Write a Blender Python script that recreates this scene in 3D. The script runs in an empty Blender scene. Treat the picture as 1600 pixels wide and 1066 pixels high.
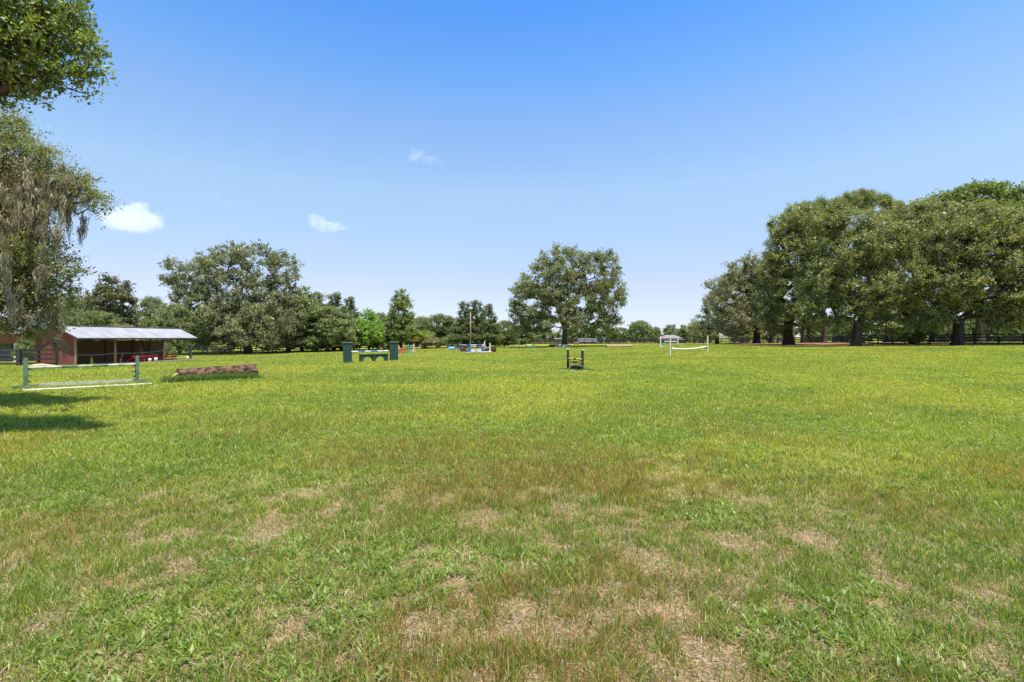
import bpy, math, random
import numpy as np
from mathutils import Vector, Matrix
R = math.radians
SC = bpy.context.scene
COL = SC.collection
# ------------------------------------------------------------------ camera
CAMZ = 2.0
F = 760.0            # focal length in pixels of the 1600 px wide photograph
HY = 528.0           # row of the horizon
cam_d = bpy.data.cameras.new('camera'); cam = bpy.data.objects.new('camera', cam_d); COL.objects.link(cam)
cam.location = (0, 0, CAMZ); cam.rotation_euler = (R(90), 0, 0)
cam_d.sensor_width = 36; cam_d.lens = 36 * F / 1600
cam_d.shift_y = -(533 - HY) / 1600
cam_d.clip_start = 0.05; cam_d.clip_end = 12000
SC.camera = cam
# ------------------------------------------------------------------ light
SUN_EL, SUN_AZ = 73, 142          # elevation; azimuth from the view direction (+Y), negative = left
w = bpy.data.worlds.new('World'); SC.world = w; w.use_nodes = True
nt = w.node_tree; nt.nodes.clear()
sky = nt.nodes.new('ShaderNodeTexSky'); sky.sky_type = 'NISHITA'; sky.sun_disc = False
sky.sun_elevation = R(SUN_EL); sky.sun_rotation = R(SUN_AZ)
sky.air_density = 1.0; sky.dust_density = 0.0; sky.ozone_density = 3.0; sky.altitude = 0
bg = nt.nodes.new('ShaderNodeBackground'); bg.inputs[1].default_value = 0.15
wo = nt.nodes.new('ShaderNodeOutputWorld')
# the clear air over the field: deeper blue overhead, paler and less yellow at the horizon
_tc = nt.nodes.new('ShaderNodeTexCoord'); _sx = nt.nodes.new('ShaderNodeSeparateXYZ'); nt.links.new(_tc.outputs['Generated'], _sx.inputs[0])
_rp = nt.nodes.new('ShaderNodeValToRGB'); _el = _rp.color_ramp.elements
for _k in range(5): _el.new(0.5)
for _k, (_p, _c) in enumerate(((0.0, (.33, .37, .54)), (0.03, (.38, .39, .53)), (0.102, (.55, .46, .50)), (0.287, (.80, .745, .67)), (0.40, (.70, .755, .79)), (0.455, (.56, .745, .86)), (0.6, (.28, .64, .98)))):
    _el[_k].position = _p; _el[_k].color = (*_c, 1)
nt.links.new(_sx.outputs['Z'], _rp.inputs[0])
_mx = nt.nodes.new('ShaderNodeMix'); _mx.data_type = 'RGBA'; _mx.blend_type = 'MULTIPLY'; _mx.inputs['Factor'].default_value = 1.0
nt.links.new(sky.outputs[0], _mx.inputs['A']); nt.links.new(_rp.outputs[0], _mx.inputs['B'])
nt.links.new(_mx.outputs['Result'], bg.inputs[0]); nt.links.new(bg.outputs[0], wo.inputs[0])
sl = bpy.data.lights.new('sun', 'SUN'); sl.energy = 4.4; sl.angle = R(0.55); sl.color = (1.0, 0.945, 0.85)
sun = bpy.data.objects.new('sun', sl); COL.objects.link(sun)
_sd = Vector((math.sin(R(SUN_AZ)) * math.cos(R(SUN_EL)), math.cos(R(SUN_AZ)) * math.cos(R(SUN_EL)), math.sin(R(SUN_EL))))
sun.rotation_euler = _sd.to_track_quat('Z', 'Y').to_euler(); sun.location = (0, 0, 60)
SC.view_settings.view_transform = 'Standard'; SC.view_settings.look = 'None'
SC.view_settings.exposure = 1.05; SC.view_settings.gamma = 1.0
SC.cycles.max_bounces = 6; SC.cycles.diffuse_bounces = 3; SC.cycles.glossy_bounces = 2
SC.cycles.transmission_bounces = 4; SC.cycles.volume_bounces = 6; SC.cycles.transparent_max_bounces = 8
SC.cycles.volume_step_rate = 1.0
# ------------------------------------------------------------------ helpers
def sstep(a, b, x):
    t = np.clip((np.asarray(x, float) - a) / (b - a), 0, 1); return t * t * (3 - 2 * t)
def _hash(i, j, s):
    n = (i * 374761393 + j * 668265263 + s * 1274126177) & 0xFFFFFFFF
    n = ((n ^ (n >> 15)) * 0x2C1B3C6D) & 0xFFFFFFFF
    n = ((n ^ (n >> 12)) * 0x297A2D39) & 0xFFFFFFFF
    n = n ^ (n >> 15)
    return ((n >> 7) & 0xFFFF) / 65535.0
def vnoise(x, y, s=0):
    x = np.asarray(x, float); y = np.asarray(y, float)
    i = np.floor(x).astype(np.int64); j = np.floor(y).astype(np.int64)
    u = x - i; v = y - j; u = u * u * (3 - 2 * u); v = v * v * (3 - 2 * v)
    return (_hash(i, j, s) * (1 - u) * (1 - v) + _hash(i + 1, j, s) * u * (1 - v)
            + _hash(i, j + 1, s) * (1 - u) * v + _hash(i + 1, j + 1, s) * u * v)
def fbm(x, y, s=0, o=4):
    t = 0; a = 0.5; n = 0
    for k in range(o):
        t = t + a * vnoise(x * 2 ** k + 17.3 * k, y * 2 ** k - 9.1 * k, s + k); n += a; a *= 0.55
    return t / n
def H(x, y):
    """height of the field"""
    x = np.asarray(x, float); y = np.asarray(y, float)
    a = np.where(x < 0, 1.1, 1.25)
    side = a * np.tanh(x / 60.0) * sstep(18, 68, y)
    side = np.where(x > 0, side * (1 - 0.8 * sstep(88, 150, y)), side)
    bump = 0.13 * np.exp(-((x + 6.5) / 5.0) ** 2 - ((y - 41) / 3.0) ** 2)
    und = (vnoise(x / 14.0, y / 11.0, 5) - 0.5) * 0.16 * sstep(12, 30, y)
    return side + bump + und
def h1(x, y): return float(H(x, y))
def GX(px, D): return (px - 800) / F * D
def tag(o, label=None, cat=None, group=None, kind=None):
    if label: o['label'] = label
    if cat: o['category'] = cat
    if group: o['group'] = group
    if kind: o['kind'] = kind
    return o
def empty(name, loc, rz=0, label=None, cat=None, group=None):
    o = bpy.data.objects.new(name, None); COL.objects.link(o)
    o.empty_display_size = 0.3
    o.location = loc; o.rotation_euler = (0, 0, rz); tag(o, label, cat, group); return o
def link(name, me, parent=None, m=None):
    o = bpy.data.objects.new(name, me); COL.objects.link(o)
    if parent: o.parent = parent
    if m: me.materials.append(m)
    return o
def copy_tree(o, parent=None):
    c = o.copy(); COL.objects.link(c)
    if parent: c.parent = parent
    for ch in o.children: copy_tree(ch, c)
    return c
class MB:
    def __init__(s): s.v = []; s.f = []; s.sm = []
    def add(s, vs, fs, smooth=False):
        n = len(s.v); s.v += [tuple(v) for v in vs]; s.f += [tuple(i + n for i in f) for f in fs]; s.sm += [smooth] * len(fs); return s
    def box(s, c, size, rz=0, rx=0, ry=0):
        M = Matrix.Translation(c) @ Matrix.Rotation(rz, 4, 'Z') @ Matrix.Rotation(ry, 4, 'Y') @ Matrix.Rotation(rx, 4, 'X')
        vs = [M @ Vector((a * size[0] / 2, b * size[1] / 2, d * size[2] / 2)) for a in (-1, 1) for b in (-1, 1) for d in (-1, 1)]
        return s.add(vs, [(0, 1, 3, 2), (4, 6, 7, 5), (0, 4, 5, 1), (2, 3, 7, 6), (0, 2, 6, 4), (1, 5, 7, 3)])
    def bar(s, p0, p1, w, h, up=(0, 0, 1)):
        p0 = Vector(p0); p1 = Vector(p1); d = (p1 - p0).normalized(); u = Vector(up)
        if abs(d.dot(u)) > 0.99: u = Vector((0, 1, 0))
        a = d.cross(u).normalized(); b = a.cross(d)
        vs = [p + a * x * w / 2 + b * y * h / 2 for p in (p0, p1) for x, y in ((-1, -1), (1, -1), (1, 1), (-1, 1))]
        return s.add(vs, [(3, 2, 1, 0), (4, 5, 6, 7), (0, 1, 5, 4), (1, 2, 6, 5), (2, 3, 7, 6), (3, 0, 4, 7)])
    def tube(s, pts, rad, n=10, cap=True):
        pts = [Vector(p) for p in pts]; rings = []
        if not hasattr(rad, '__len__'): rad = [rad] * len(pts)
        for i, p in enumerate(pts):
            d = (pts[min(i + 1, len(pts) - 1)] - pts[max(i - 1, 0)]).normalized()
            u = Vector((0, 0, 1)) if abs(d.z) < 0.9 else Vector((0, 1, 0))
            a = d.cross(u).normalized(); b = a.cross(d)
            rings.append([p + (a * math.cos(2 * math.pi * k / n) + b * math.sin(2 * math.pi * k / n)) * rad[i] for k in range(n)])
        vs = [v for r in rings for v in r]; fs = []
        for i in range(len(pts) - 1):
            for k in range(n): fs.append((i * n + k, i * n + (k + 1) % n, (i + 1) * n + (k + 1) % n, (i + 1) * n + k))
        s.add(vs, fs, True)
        if cap:
            m = len(s.v) - len(vs)
            s.f += [tuple(m + k for k in range(n))[::-1], tuple(m + (len(pts) - 1) * n + k for k in range(n))]; s.sm += [False, False]
        return s
    def build(s, name, m, parent=None, bevel=0):
        me = bpy.data.meshes.new(name); me.from_pydata(s.v, [], s.f); me.update()
        me.polygons.foreach_set('use_smooth', s.sm)
        o = link(name, me, parent, m)
        if bevel:
            b = o.modifiers.new('bevel', 'BEVEL'); b.width = bevel; b.segments = 2; b.limit_method = 'ANGLE'
        return o
def np_mesh(name, verts, loops, totals, col=None, smooth=False):
    me = bpy.data.meshes.new(name)
    verts = np.ascontiguousarray(verts, np.float32); loops = np.ascontiguousarray(loops, np.int32)
    totals = np.ascontiguousarray(totals, np.int32)
    me.vertices.add(len(verts)); me.vertices.foreach_set('co', verts.ravel())
    me.loops.add(len(loops)); me.loops.foreach_set('vertex_index', loops)
    st = np.concatenate([[0], np.cumsum(totals)[:-1]]).astype(np.int32)
    me.polygons.add(len(totals)); me.polygons.foreach_set('loop_start', st); me.polygons.foreach_set('loop_total', totals)
    if smooth: me.polygons.foreach_set('use_smooth', np.ones(len(totals), bool))
    if col is not None:
        at = me.attributes.new('tint', 'FLOAT_COLOR', 'POINT')
        c4 = np.ones((len(verts), 4), np.float32); c4[:, :3] = col; at.data.foreach_set('color', c4.ravel())
    me.update(calc_edges=True); return me
# ------------------------------------------------------------------ materials
def newmat(name):
    m = bpy.data.materials.new(name); m.use_nodes = True; t = m.node_tree; t.nodes.clear()
    o = t.nodes.new('ShaderNodeOutputMaterial'); return m, t, o
def noise_node(t, scale, detail=5, vec=None, rough=0.6, dim=None):
    n = t.nodes.new('ShaderNodeTexNoise'); n.inputs['Scale'].default_value = scale; n.inputs['Detail'].default_value = detail
    n.inputs['Roughness'].default_value = rough
    if vec is not None: t.links.new(vec, n.inputs['Vector'])
    return n
def ramp(t, fac, stops):
    r = t.nodes.new('ShaderNodeValToRGB'); e = r.color_ramp.elements
    while len(e) < len(stops): e.new(0.5)
    for k, (p, c) in enumerate(stops):
        e[k].position = p; e[k].color = (*c, 1) if len(c) == 3 else c
    t.links.new(fac, r.inputs[0]); return r
def mixc(t, fac, a, b, mode='MIX'):
    n = t.nodes.new('ShaderNodeMix'); n.data_type = 'RGBA'; n.blend_type = mode
    for sck, v in ((n.inputs['Factor'], fac), (n.inputs['A'], a), (n.inputs['B'], b)):
        if isinstance(v, (int, float)): sck.default_value = v
        elif isinstance(v, tuple): sck.default_value = (*v, 1)
        else: t.links.new(v, sck)
    return n.outputs['Result']
def mat(name, c1, c2=None, scale=6, rough=0.7, stretch=(1, 1, 1), bump=0.15, metal=0, lo=0.35, hi=0.65, spec=0.4, fine=40):
    """painted / wooden / stone surface: two colours mixed by noise, with relief"""
    m, t, o = newmat(name)
    if c2 is None: c2 = tuple(x * 0.72 for x in c1)
    tc = t.nodes.new('ShaderNodeTexCoord'); mp = t.nodes.new('ShaderNodeMapping'); mp.inputs['Scale'].default_value = stretch
    t.links.new(tc.outputs['Object'], mp.inputs['Vector'])
    n = noise_node(t, scale, 7, mp.outputs[0]); n2 = noise_node(t, fine, 4, mp.outputs[0])
    r = ramp(t, n.outputs['Fac'], [(lo, c1), (hi, c2)])
    r2 = ramp(t, n2.outputs['Fac'], [(0.3, (0.8, 0.8, 0.8)), (0.7, (1.1, 1.1, 1.1))])
    c = mixc(t, 1.0, r.outputs[0], r2.outputs[0], 'MULTIPLY')
    p = t.nodes.new('ShaderNodeBsdfPrincipled'); p.inputs['Roughness'].default_value = rough
    p.inputs['Metallic'].default_value = metal; p.inputs['Specular IOR Level'].default_value = spec
    t.links.new(c, p.inputs['Base Color'])
    if bump:
        b = t.nodes.new('ShaderNodeBump'); b.inputs['Strength'].default_value = bump; b.inputs['Distance'].default_value = 0.02
        t.links.new(n2.outputs['Fac'], b.inputs['Height']); t.links.new(b.outputs[0], p.inputs['Normal'])
    t.links.new(p.outputs[0], o.inputs[0]); return m
def leafmat(name, trans=0.35, gloss=0.06, tr_tint=(1.25, 1.3, 0.5)):
    """leaf or blade: each leaf's own pigment from the mesh, light passing through it"""
    m, t, o = newmat(name)
    a = t.nodes.new('ShaderNodeAttribute'); a.attribute_name = 'tint'
    tc = t.nodes.new('ShaderNodeTexCoord'); n = noise_node(t, 3.0, 2, tc.outputs['Object'])
    r = ramp(t, n.outputs['Fac'], [(0.3, (0.85, 0.85, 0.85)), (0.7, (1.15, 1.15, 1.1))])
    c = mixc(t, 1.0, a.outputs['Color'], r.outputs[0], 'MULTIPLY')
    d = t.nodes.new('ShaderNodeBsdfDiffuse'); tr = t.nodes.new('ShaderNodeBsdfTranslucent')
    c2 = mixc(t, 1.0, c, tr_tint, 'MULTIPLY')
    t.links.new(c, d.inputs[0]); t.links.new(c2, tr.inputs[0])
    mx = t.nodes.new('ShaderNodeMixShader'); mx.inputs[0].default_value = trans
    t.links.new(d.outputs[0], mx.inputs[1]); t.links.new(tr.outputs[0], mx.inputs[2])
    g = t.nodes.new('ShaderNodeBsdfGlossy'); g.inputs['Roughness'].default_value = 0.45; g.inputs[0].default_value = (1, 1, 1, 1)
    m2 = t.nodes.new('ShaderNodeMixShader'); m2.inputs[0].default_value = gloss
    t.links.new(mx.outputs[0], m2.inputs[1]); t.links.new(g.outputs[0], m2.inputs[2])
    t.links.new(m2.outputs[0], o.inputs[0]); return m
LEAF = leafmat('leaf', 0.42, 0.03); BLADE = leafmat('grass_blade', 0.45, 0.025); STRAW = leafmat('straw', 0.15, 0.02, (1.1, 1.0, 0.8))
MOSS = leafmat('spanish_moss', 0.25, 0.0, (1.1, 1.0, 0.8)); NEEDLE = leafmat('needle', 0.25, 0.05)
BARK = mat('bark', (0.11, 0.085, 0.065), (0.05, 0.038, 0.03), 5, 0.95, (1, 1, 0.25), 0.9, fine=18, spec=0.1)
BARK_D = mat('dark_bark', (0.06, 0.045, 0.035), (0.025, 0.02, 0.016), 5, 0.95, (1, 1, 0.25), 0.9, fine=14, spec=0.1)
BLACKW = mat('black_painted_wood', (0.016, 0.015, 0.016), (0.035, 0.03, 0.028), 4, 0.75, bump=0.3)
BLACKG = mat('weathered_black_wood', (0.03, 0.027, 0.027), (0.08, 0.07, 0.065), 4, 0.8, bump=0.3)
RED = mat('weathered_red_boards', (0.25, 0.042, 0.030), (0.20, 0.085, 0.062), 2.2, 0.85, (3, 3, 0.35), 0.4, lo=0.4, hi=0.62)
TINROOF = mat('galvanised_roof', (0.31, 0.31, 0.315), (0.22, 0.215, 0.22), 0.8, 0.6, bump=0.05, metal=0.0)
WOOD = mat('bare_wood', (0.36, 0.26, 0.17), (0.24, 0.17, 0.11), 5, 0.8, (3, 3, 0.4), 0.3)
WOOD_BR = mat('brown_boards', (0.20, 0.10, 0.055), (0.12, 0.062, 0.036), 3, 0.85, (0.5, 0.4, 6), 0.5)
WOOD_GR = mat('grey_wood', (0.30, 0.27, 0.23), (0.19, 0.17, 0.145), 5, 0.85, (3, 3, 0.4), 0.3)
GREENP = mat('dark_green_paint', (0.012, 0.042, 0.032), (0.022, 0.06, 0.048), 2.5, 0.55, bump=0.15)
GREENL = mat('worn_green_paint', (0.075, 0.15, 0.095), (0.15, 0.21, 0.14), 3.5, 0.65, bump=0.3, lo=0.42, hi=0.6)
PALEG = mat('faded_pale_paint', (0.46, 0.47, 0.35), (0.28, 0.33, 0.22), 5, 0.75, bump=0.4, lo=0.45, hi=0.62)
WHITEP = mat('white_paint', (0.76, 0.75, 0.70), (0.6, 0.59, 0.53), 4, 0.5, bump=0.15)
CREAM = mat('cream_vinyl', (0.68, 0.65, 0.50), (0.56, 0.53, 0.39), 3, 0.5, bump=0.1)
BLUEP = mat('blue_paint', (0.035, 0.11, 0.36), (0.06, 0.18, 0.42), 3, 0.5, bump=0.15)
SKYP = mat('light_blue_paint', (0.12, 0.40, 0.62), (0.08, 0.3, 0.55), 3, 0.5)
YELP = mat('yellow_paint', (0.72, 0.46, 0.09), (0.6, 0.36, 0.08), 5, 0.55)
CONE = mat('lime_plastic', (0.42, 0.62, 0.04), (0.34, 0.55, 0.04), 5, 0.5, bump=0)
REDP = mat('red_paint', (0.72, 0.03, 0.045), (0.55, 0.035, 0.04), 5, 0.45)
PINKP = mat('pale_pink_paint', (0.66, 0.48, 0.42), (0.55, 0.36, 0.30), 5, 0.6)
CORAL = mat('coral_paint', (0.52, 0.15, 0.07), (0.42, 0.11, 0.06), 3, 0.6)
AQUA = mat('aqua_green_paint', (0.06, 0.33, 0.24), (0.09, 0.42, 0.32), 3, 0.55)
STEEL = mat('dark_iron', (0.04, 0.04, 0.04), (0.08, 0.06, 0.05), 6, 0.5, metal=0.6)
ROPE = mat('rope', (0.42, 0.38, 0.30), (0.28, 0.25, 0.2), 20, 0.9)
RUBBER = mat('rubber', (0.02, 0.02, 0.02), (0.035, 0.035, 0.035), 10, 0.8)
LOGB = mat('log_bark', (0.17, 0.10, 0.062), (0.04, 0.026, 0.02), 5, 0.95, (1, 1, 1.6), 1.0, lo=0.44, hi=0.56, fine=16, spec=0.1)
LOGC = mat('cut_wood', (0.58, 0.34, 0.17), (0.42, 0.22, 0.11), 9, 0.85, bump=0.3)
ROOFB = mat('brown_shingles', (0.26, 0.21, 0.19), (0.19, 0.155, 0.14), 1.5, 0.9)
WALLB = mat('mauve_siding', (0.20, 0.145, 0.14), (0.15, 0.11, 0.105), 1.0, 0.8)
SIDING = mat('white_siding', (0.68, 0.68, 0.66), (0.56, 0.56, 0.54), 1.0, 0.7)
GLASS = mat('dark_glass', (0.02, 0.025, 0.03), (0.03, 0.035, 0.04), 1.0, 0.08, bump=0, spec=0.8)
GREYW = mat('slate_grey_siding', (0.09, 0.10, 0.12), (0.13, 0.14, 0.16), 1.0, 0.7)
STONE = mat('pale_stone', (0.42, 0.41, 0.38), (0.28, 0.28, 0.26), 4, 0.9, bump=0.5)
BRUSH = mat('brown_brush', (0.17, 0.075, 0.045), (0.08, 0.04, 0.028), 14, 0.95, bump=0.8)
SAND = mat('pale_sand', (0.50, 0.38, 0.26), (0.40, 0.29, 0.19), 3, 0.95, bump=0.6)
# ------------------------------------------------------------------ ground
def build_ground():
    n = 300; u = np.linspace(-1, 1, n)
    ax = np.sign(u) * (90 * np.abs(u) ** 1.3 + 260 * np.abs(u) ** 4 + 4200 * np.abs(u) ** 14)
    X, Y = np.meshgrid(ax, ax + 30, indexing='ij'); Z = H(X, Y)
    V = np.stack([X.ravel(), Y.ravel(), Z.ravel()], 1)
    i, j = np.meshgrid(np.arange(n - 1), np.arange(n - 1), indexing='ij'); a = (i * n + j).ravel()
    L = np.stack([a, a + n, a + n + 1, a + 1], 1).ravel()
    me = np_mesh('ground', V, L, np.full(len(a), 4), smooth=True)
    m, t, o = newmat('field')
    g = t.nodes.new('ShaderNodeNewGeometry'); P = g.outputs['Position']
    sx = t.nodes.new('ShaderNodeSeparateXYZ'); t.links.new(P, sx.inputs[0])
    def mr(v, a, b, c=0, d=1):
        q = t.nodes.new('ShaderNodeMapRange'); q.interpolation_type = 'SMOOTHSTEP'
        q.inputs[1].default_value = a; q.inputs[2].default_value = b; q.inputs[3].default_value = c; q.inputs[4].default_value = d
        t.links.new(v, q.inputs[0]); return q.outputs[0]
    # sandy soil with straw litter
    n1 = noise_node(t, 2.2, 8, P, 0.7); n2 = noise_node(t, 38, 6, P, 0.75); n3 = noise_node(t, 130, 3, P, 0.7)
    soil = ramp(t, n2.outputs['Fac'], [(0.28, (0.10, 0.062, 0.035)), (0.45, (0.34, 0.23, 0.145)), (0.60, (0.50, 0.37, 0.25)), (0.78, (0.66, 0.53, 0.39))]).outputs[0]
    thatch = ramp(t, n2.outputs['Fac'], [(0.28, (0.05, 0.035, 0.014)), (0.48, (0.20, 0.14, 0.065)), (0.62, (0.37, 0.27, 0.145)), (0.8, (0.56, 0.44, 0.28))]).outputs[0]
    n4 = noise_node(t, 2.6, 6, P, 0.7)
    soil2 = ramp(t, n1.outputs['Fac'], [(0.35, (0.80, 0.72, 0.62)), (0.65, (1.12, 1.05, 1.0))]).outputs[0]
    soil = mixc(t, 1.0, soil, soil2, 'MULTIPLY'); soil = mixc(t, mr(n4.outputs['Fac'], 0.55, 0.61), thatch, soil)
    # short turf
    b1 = noise_node(t, 0.085, 6, P, 0.6); b2 = noise_node(t, 0.9, 6, P, 0.6); b3 = noise_node(t, 7.0, 6, P, 0.75)
    turf = ramp(t, b1.outputs['Fac'], [(0.30, (0.165, 0.215, 0.028)), (0.46, (0.235, 0.262, 0.035)), (0.60, (0.295, 0.285, 0.042)), (0.75, (0.225, 0.255, 0.036))]).outputs[0]
    turf = mixc(t, 1.0, turf, ramp(t, b2.outputs['Fac'], [(0.3, (0.80, 0.88, 0.8)), (0.55, (1.0, 1.0, 1.0)), (0.72, (1.2, 1.02, 1.2))]).outputs[0], 'MULTIPLY')
    turf = mixc(t, 1.0, turf, ramp(t, b3.outputs['Fac'], [(0.3, (0.80, 0.84, 0.8)), (0.5, (0.97, 0.98, 0.97)), (0.7, (1.13, 1.1, 1.15))]).outputs[0], 'MULTIPLY')
    # dry reddish patches in the turf
    dry = noise_node(t, 0.33, 7, P, 0.65)
    turf = mixc(t, mr(dry.outputs['Fac'], 0.53, 0.68, 0, 0.6), turf, (0.27, 0.17, 0.08))
    far = mr(sx.outputs['Y'], 3.5, 13)
    ad = t.nodes.new('ShaderNodeMath'); ad.operation = 'MULTIPLY_ADD'
    t.links.new(n1.outputs['Fac'], ad.inputs[0]); ad.inputs[1].default_value = 0.9
    t.links.new(far, ad.inputs[2]); f2 = mr(ad.outputs[0], 0.5, 1.05)
    c = mixc(t, f2, soil, turf)
    p = t.nodes.new('ShaderNodeBsdfPrincipled'); p.inputs['Roughness'].default_value = 0.95; p.inputs['Specular IOR Level'].default_value = 0.1
    t.links.new(c, p.inputs['Base Color'])
    s = t.nodes.new('ShaderNodeMath'); s.operation = 'ADD'; t.links.new(n2.outputs['Fac'], s.inputs[0]); t.links.new(b3.outputs['Fac'], s.inputs[1])
    b = t.nodes.new('ShaderNodeBump'); b.inputs['Distance'].default_value = 0.03; t.links.new(mr(sx.outputs['Y'], 5, 26, 0.9, 0.06), b.inputs['Strength'])
    t.links.new(s.outputs[0], b.inputs['Height']); t.links.new(b.outputs[0], p.inputs['Normal']); t.links.new(p.outputs[0], o.inputs[0])
    tag(link('ground', me, None, m), kind='structure')
build_ground()
# ------------------------------------------------------------------ grass
def lerp(a, b, t): return np.asarray(a)[None] * (1 - t[:, None]) + np.asarray(b)[None] * t[:, None]
def blade_arrays(pos, ang, ln, wd, lean, col, tipcol, curl=0.5):
    n = len(pos); d = np.stack([np.cos(ang), np.sin(ang), np.zeros(n)], 1); s = np.stack([-np.sin(ang), np.cos(ang), np.zeros(n)], 1)
    # the blade's width turned at random about its stem
    ta = np.random.rand(n) * np.pi; s = np.stack([np.cos(ta), np.sin(ta), np.zeros(n)], 1)
    up = np.array([0, 0, 1.0])
    mid = pos + d * (ln * np.sin(lean) * 0.5)[:, None] + up * (ln * np.cos(lean) * 0.55)[:, None]
    l2 = np.minimum(lean + curl, 1.45)
    tip = mid + d * (ln * np.sin(l2) * 0.5)[:, None] + up * (ln * np.cos(l2) * 0.5)[:, None]
    hw = (wd / 2)[:, None] * s
    V = np.stack([pos - hw, pos + hw, mid - hw * 0.85, mid + hw * 0.85, tip], 1).reshape(-1, 3)
    b = np.arange(n)[:, None] * 5
    L = (b + np.array([[0, 1, 3, 2, 2, 3, 4]])).ravel(); T = np.tile([4, 3], n)
    mc = (col + tipcol) / 2
    C = np.stack([col * 0.9, col * 0.9, mc, mc, tipcol], 1).reshape(-1, 3)
    return V, L, T, C
def merge_blades(name, parts, m):
    Vs, Ls, Ts, Cs = [], [], [], []; k = 0
    for V, L, T, C in parts: Vs.append(V); Ls.append(L + k); Ts.append(T); Cs.append(C); k += len(V)
    return link(name, np_mesh(name, np.concatenate(Vs), np.concatenate(Ls), np.concatenate(Ts), np.concatenate(Cs)), None, m)
def wedge(d0, d1, dens, marg=3.0):
    n = int(dens * (1.13 * (d1 * d1 - d0 * d0) + 2 * marg * (d1 - d0)))
    y = np.sqrt(np.random.rand(int(n * 1.0)) * (d1 * d1 - d0 * d0) + d0 * d0)
    x = (np.random.rand(len(y)) * 2 - 1) * (y * 1.13 + marg)
    return x, y
def bare_mask(x, y):
    a = fbm(x / 0.30, y / 0.30, 11, 4) * 0.74 + fbm(x / 1.5, y / 1.5, 31, 3) * 0.26
    near = 1 - sstep(5.5, 17, y)
    edge = 0.01 * sstep(2.5, 5.5, x) * (1 - sstep(3.5, 6, y))
    thr = 0.64 - 0.06 * (1 - sstep(2.5, 9, y)) - edge
    return sstep(thr - 0.035, thr + 0.03, a) * near
def weed_mask(x, y):
    a = fbm(x / 1.1 + 40, y / 1.1, 71, 4)
    return sstep(0.52, 0.57, a) * (1 - sstep(14, 24, y))
def rust_mask(x, y):
    a = fbm(x / 2.4 + 9, y / 1.6, 53, 4)
    mid = np.exp(-((x - 0.2) / 3.2) ** 2 - ((y - 5.6) / 3.2) ** 2)
    return np.clip(sstep(0.42, 0.62, a) * (0.45 + 0.6 * mid) + 0.25 * mid, 0, 1) * (1 - 0.8 * sstep(6, 15, y))
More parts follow.
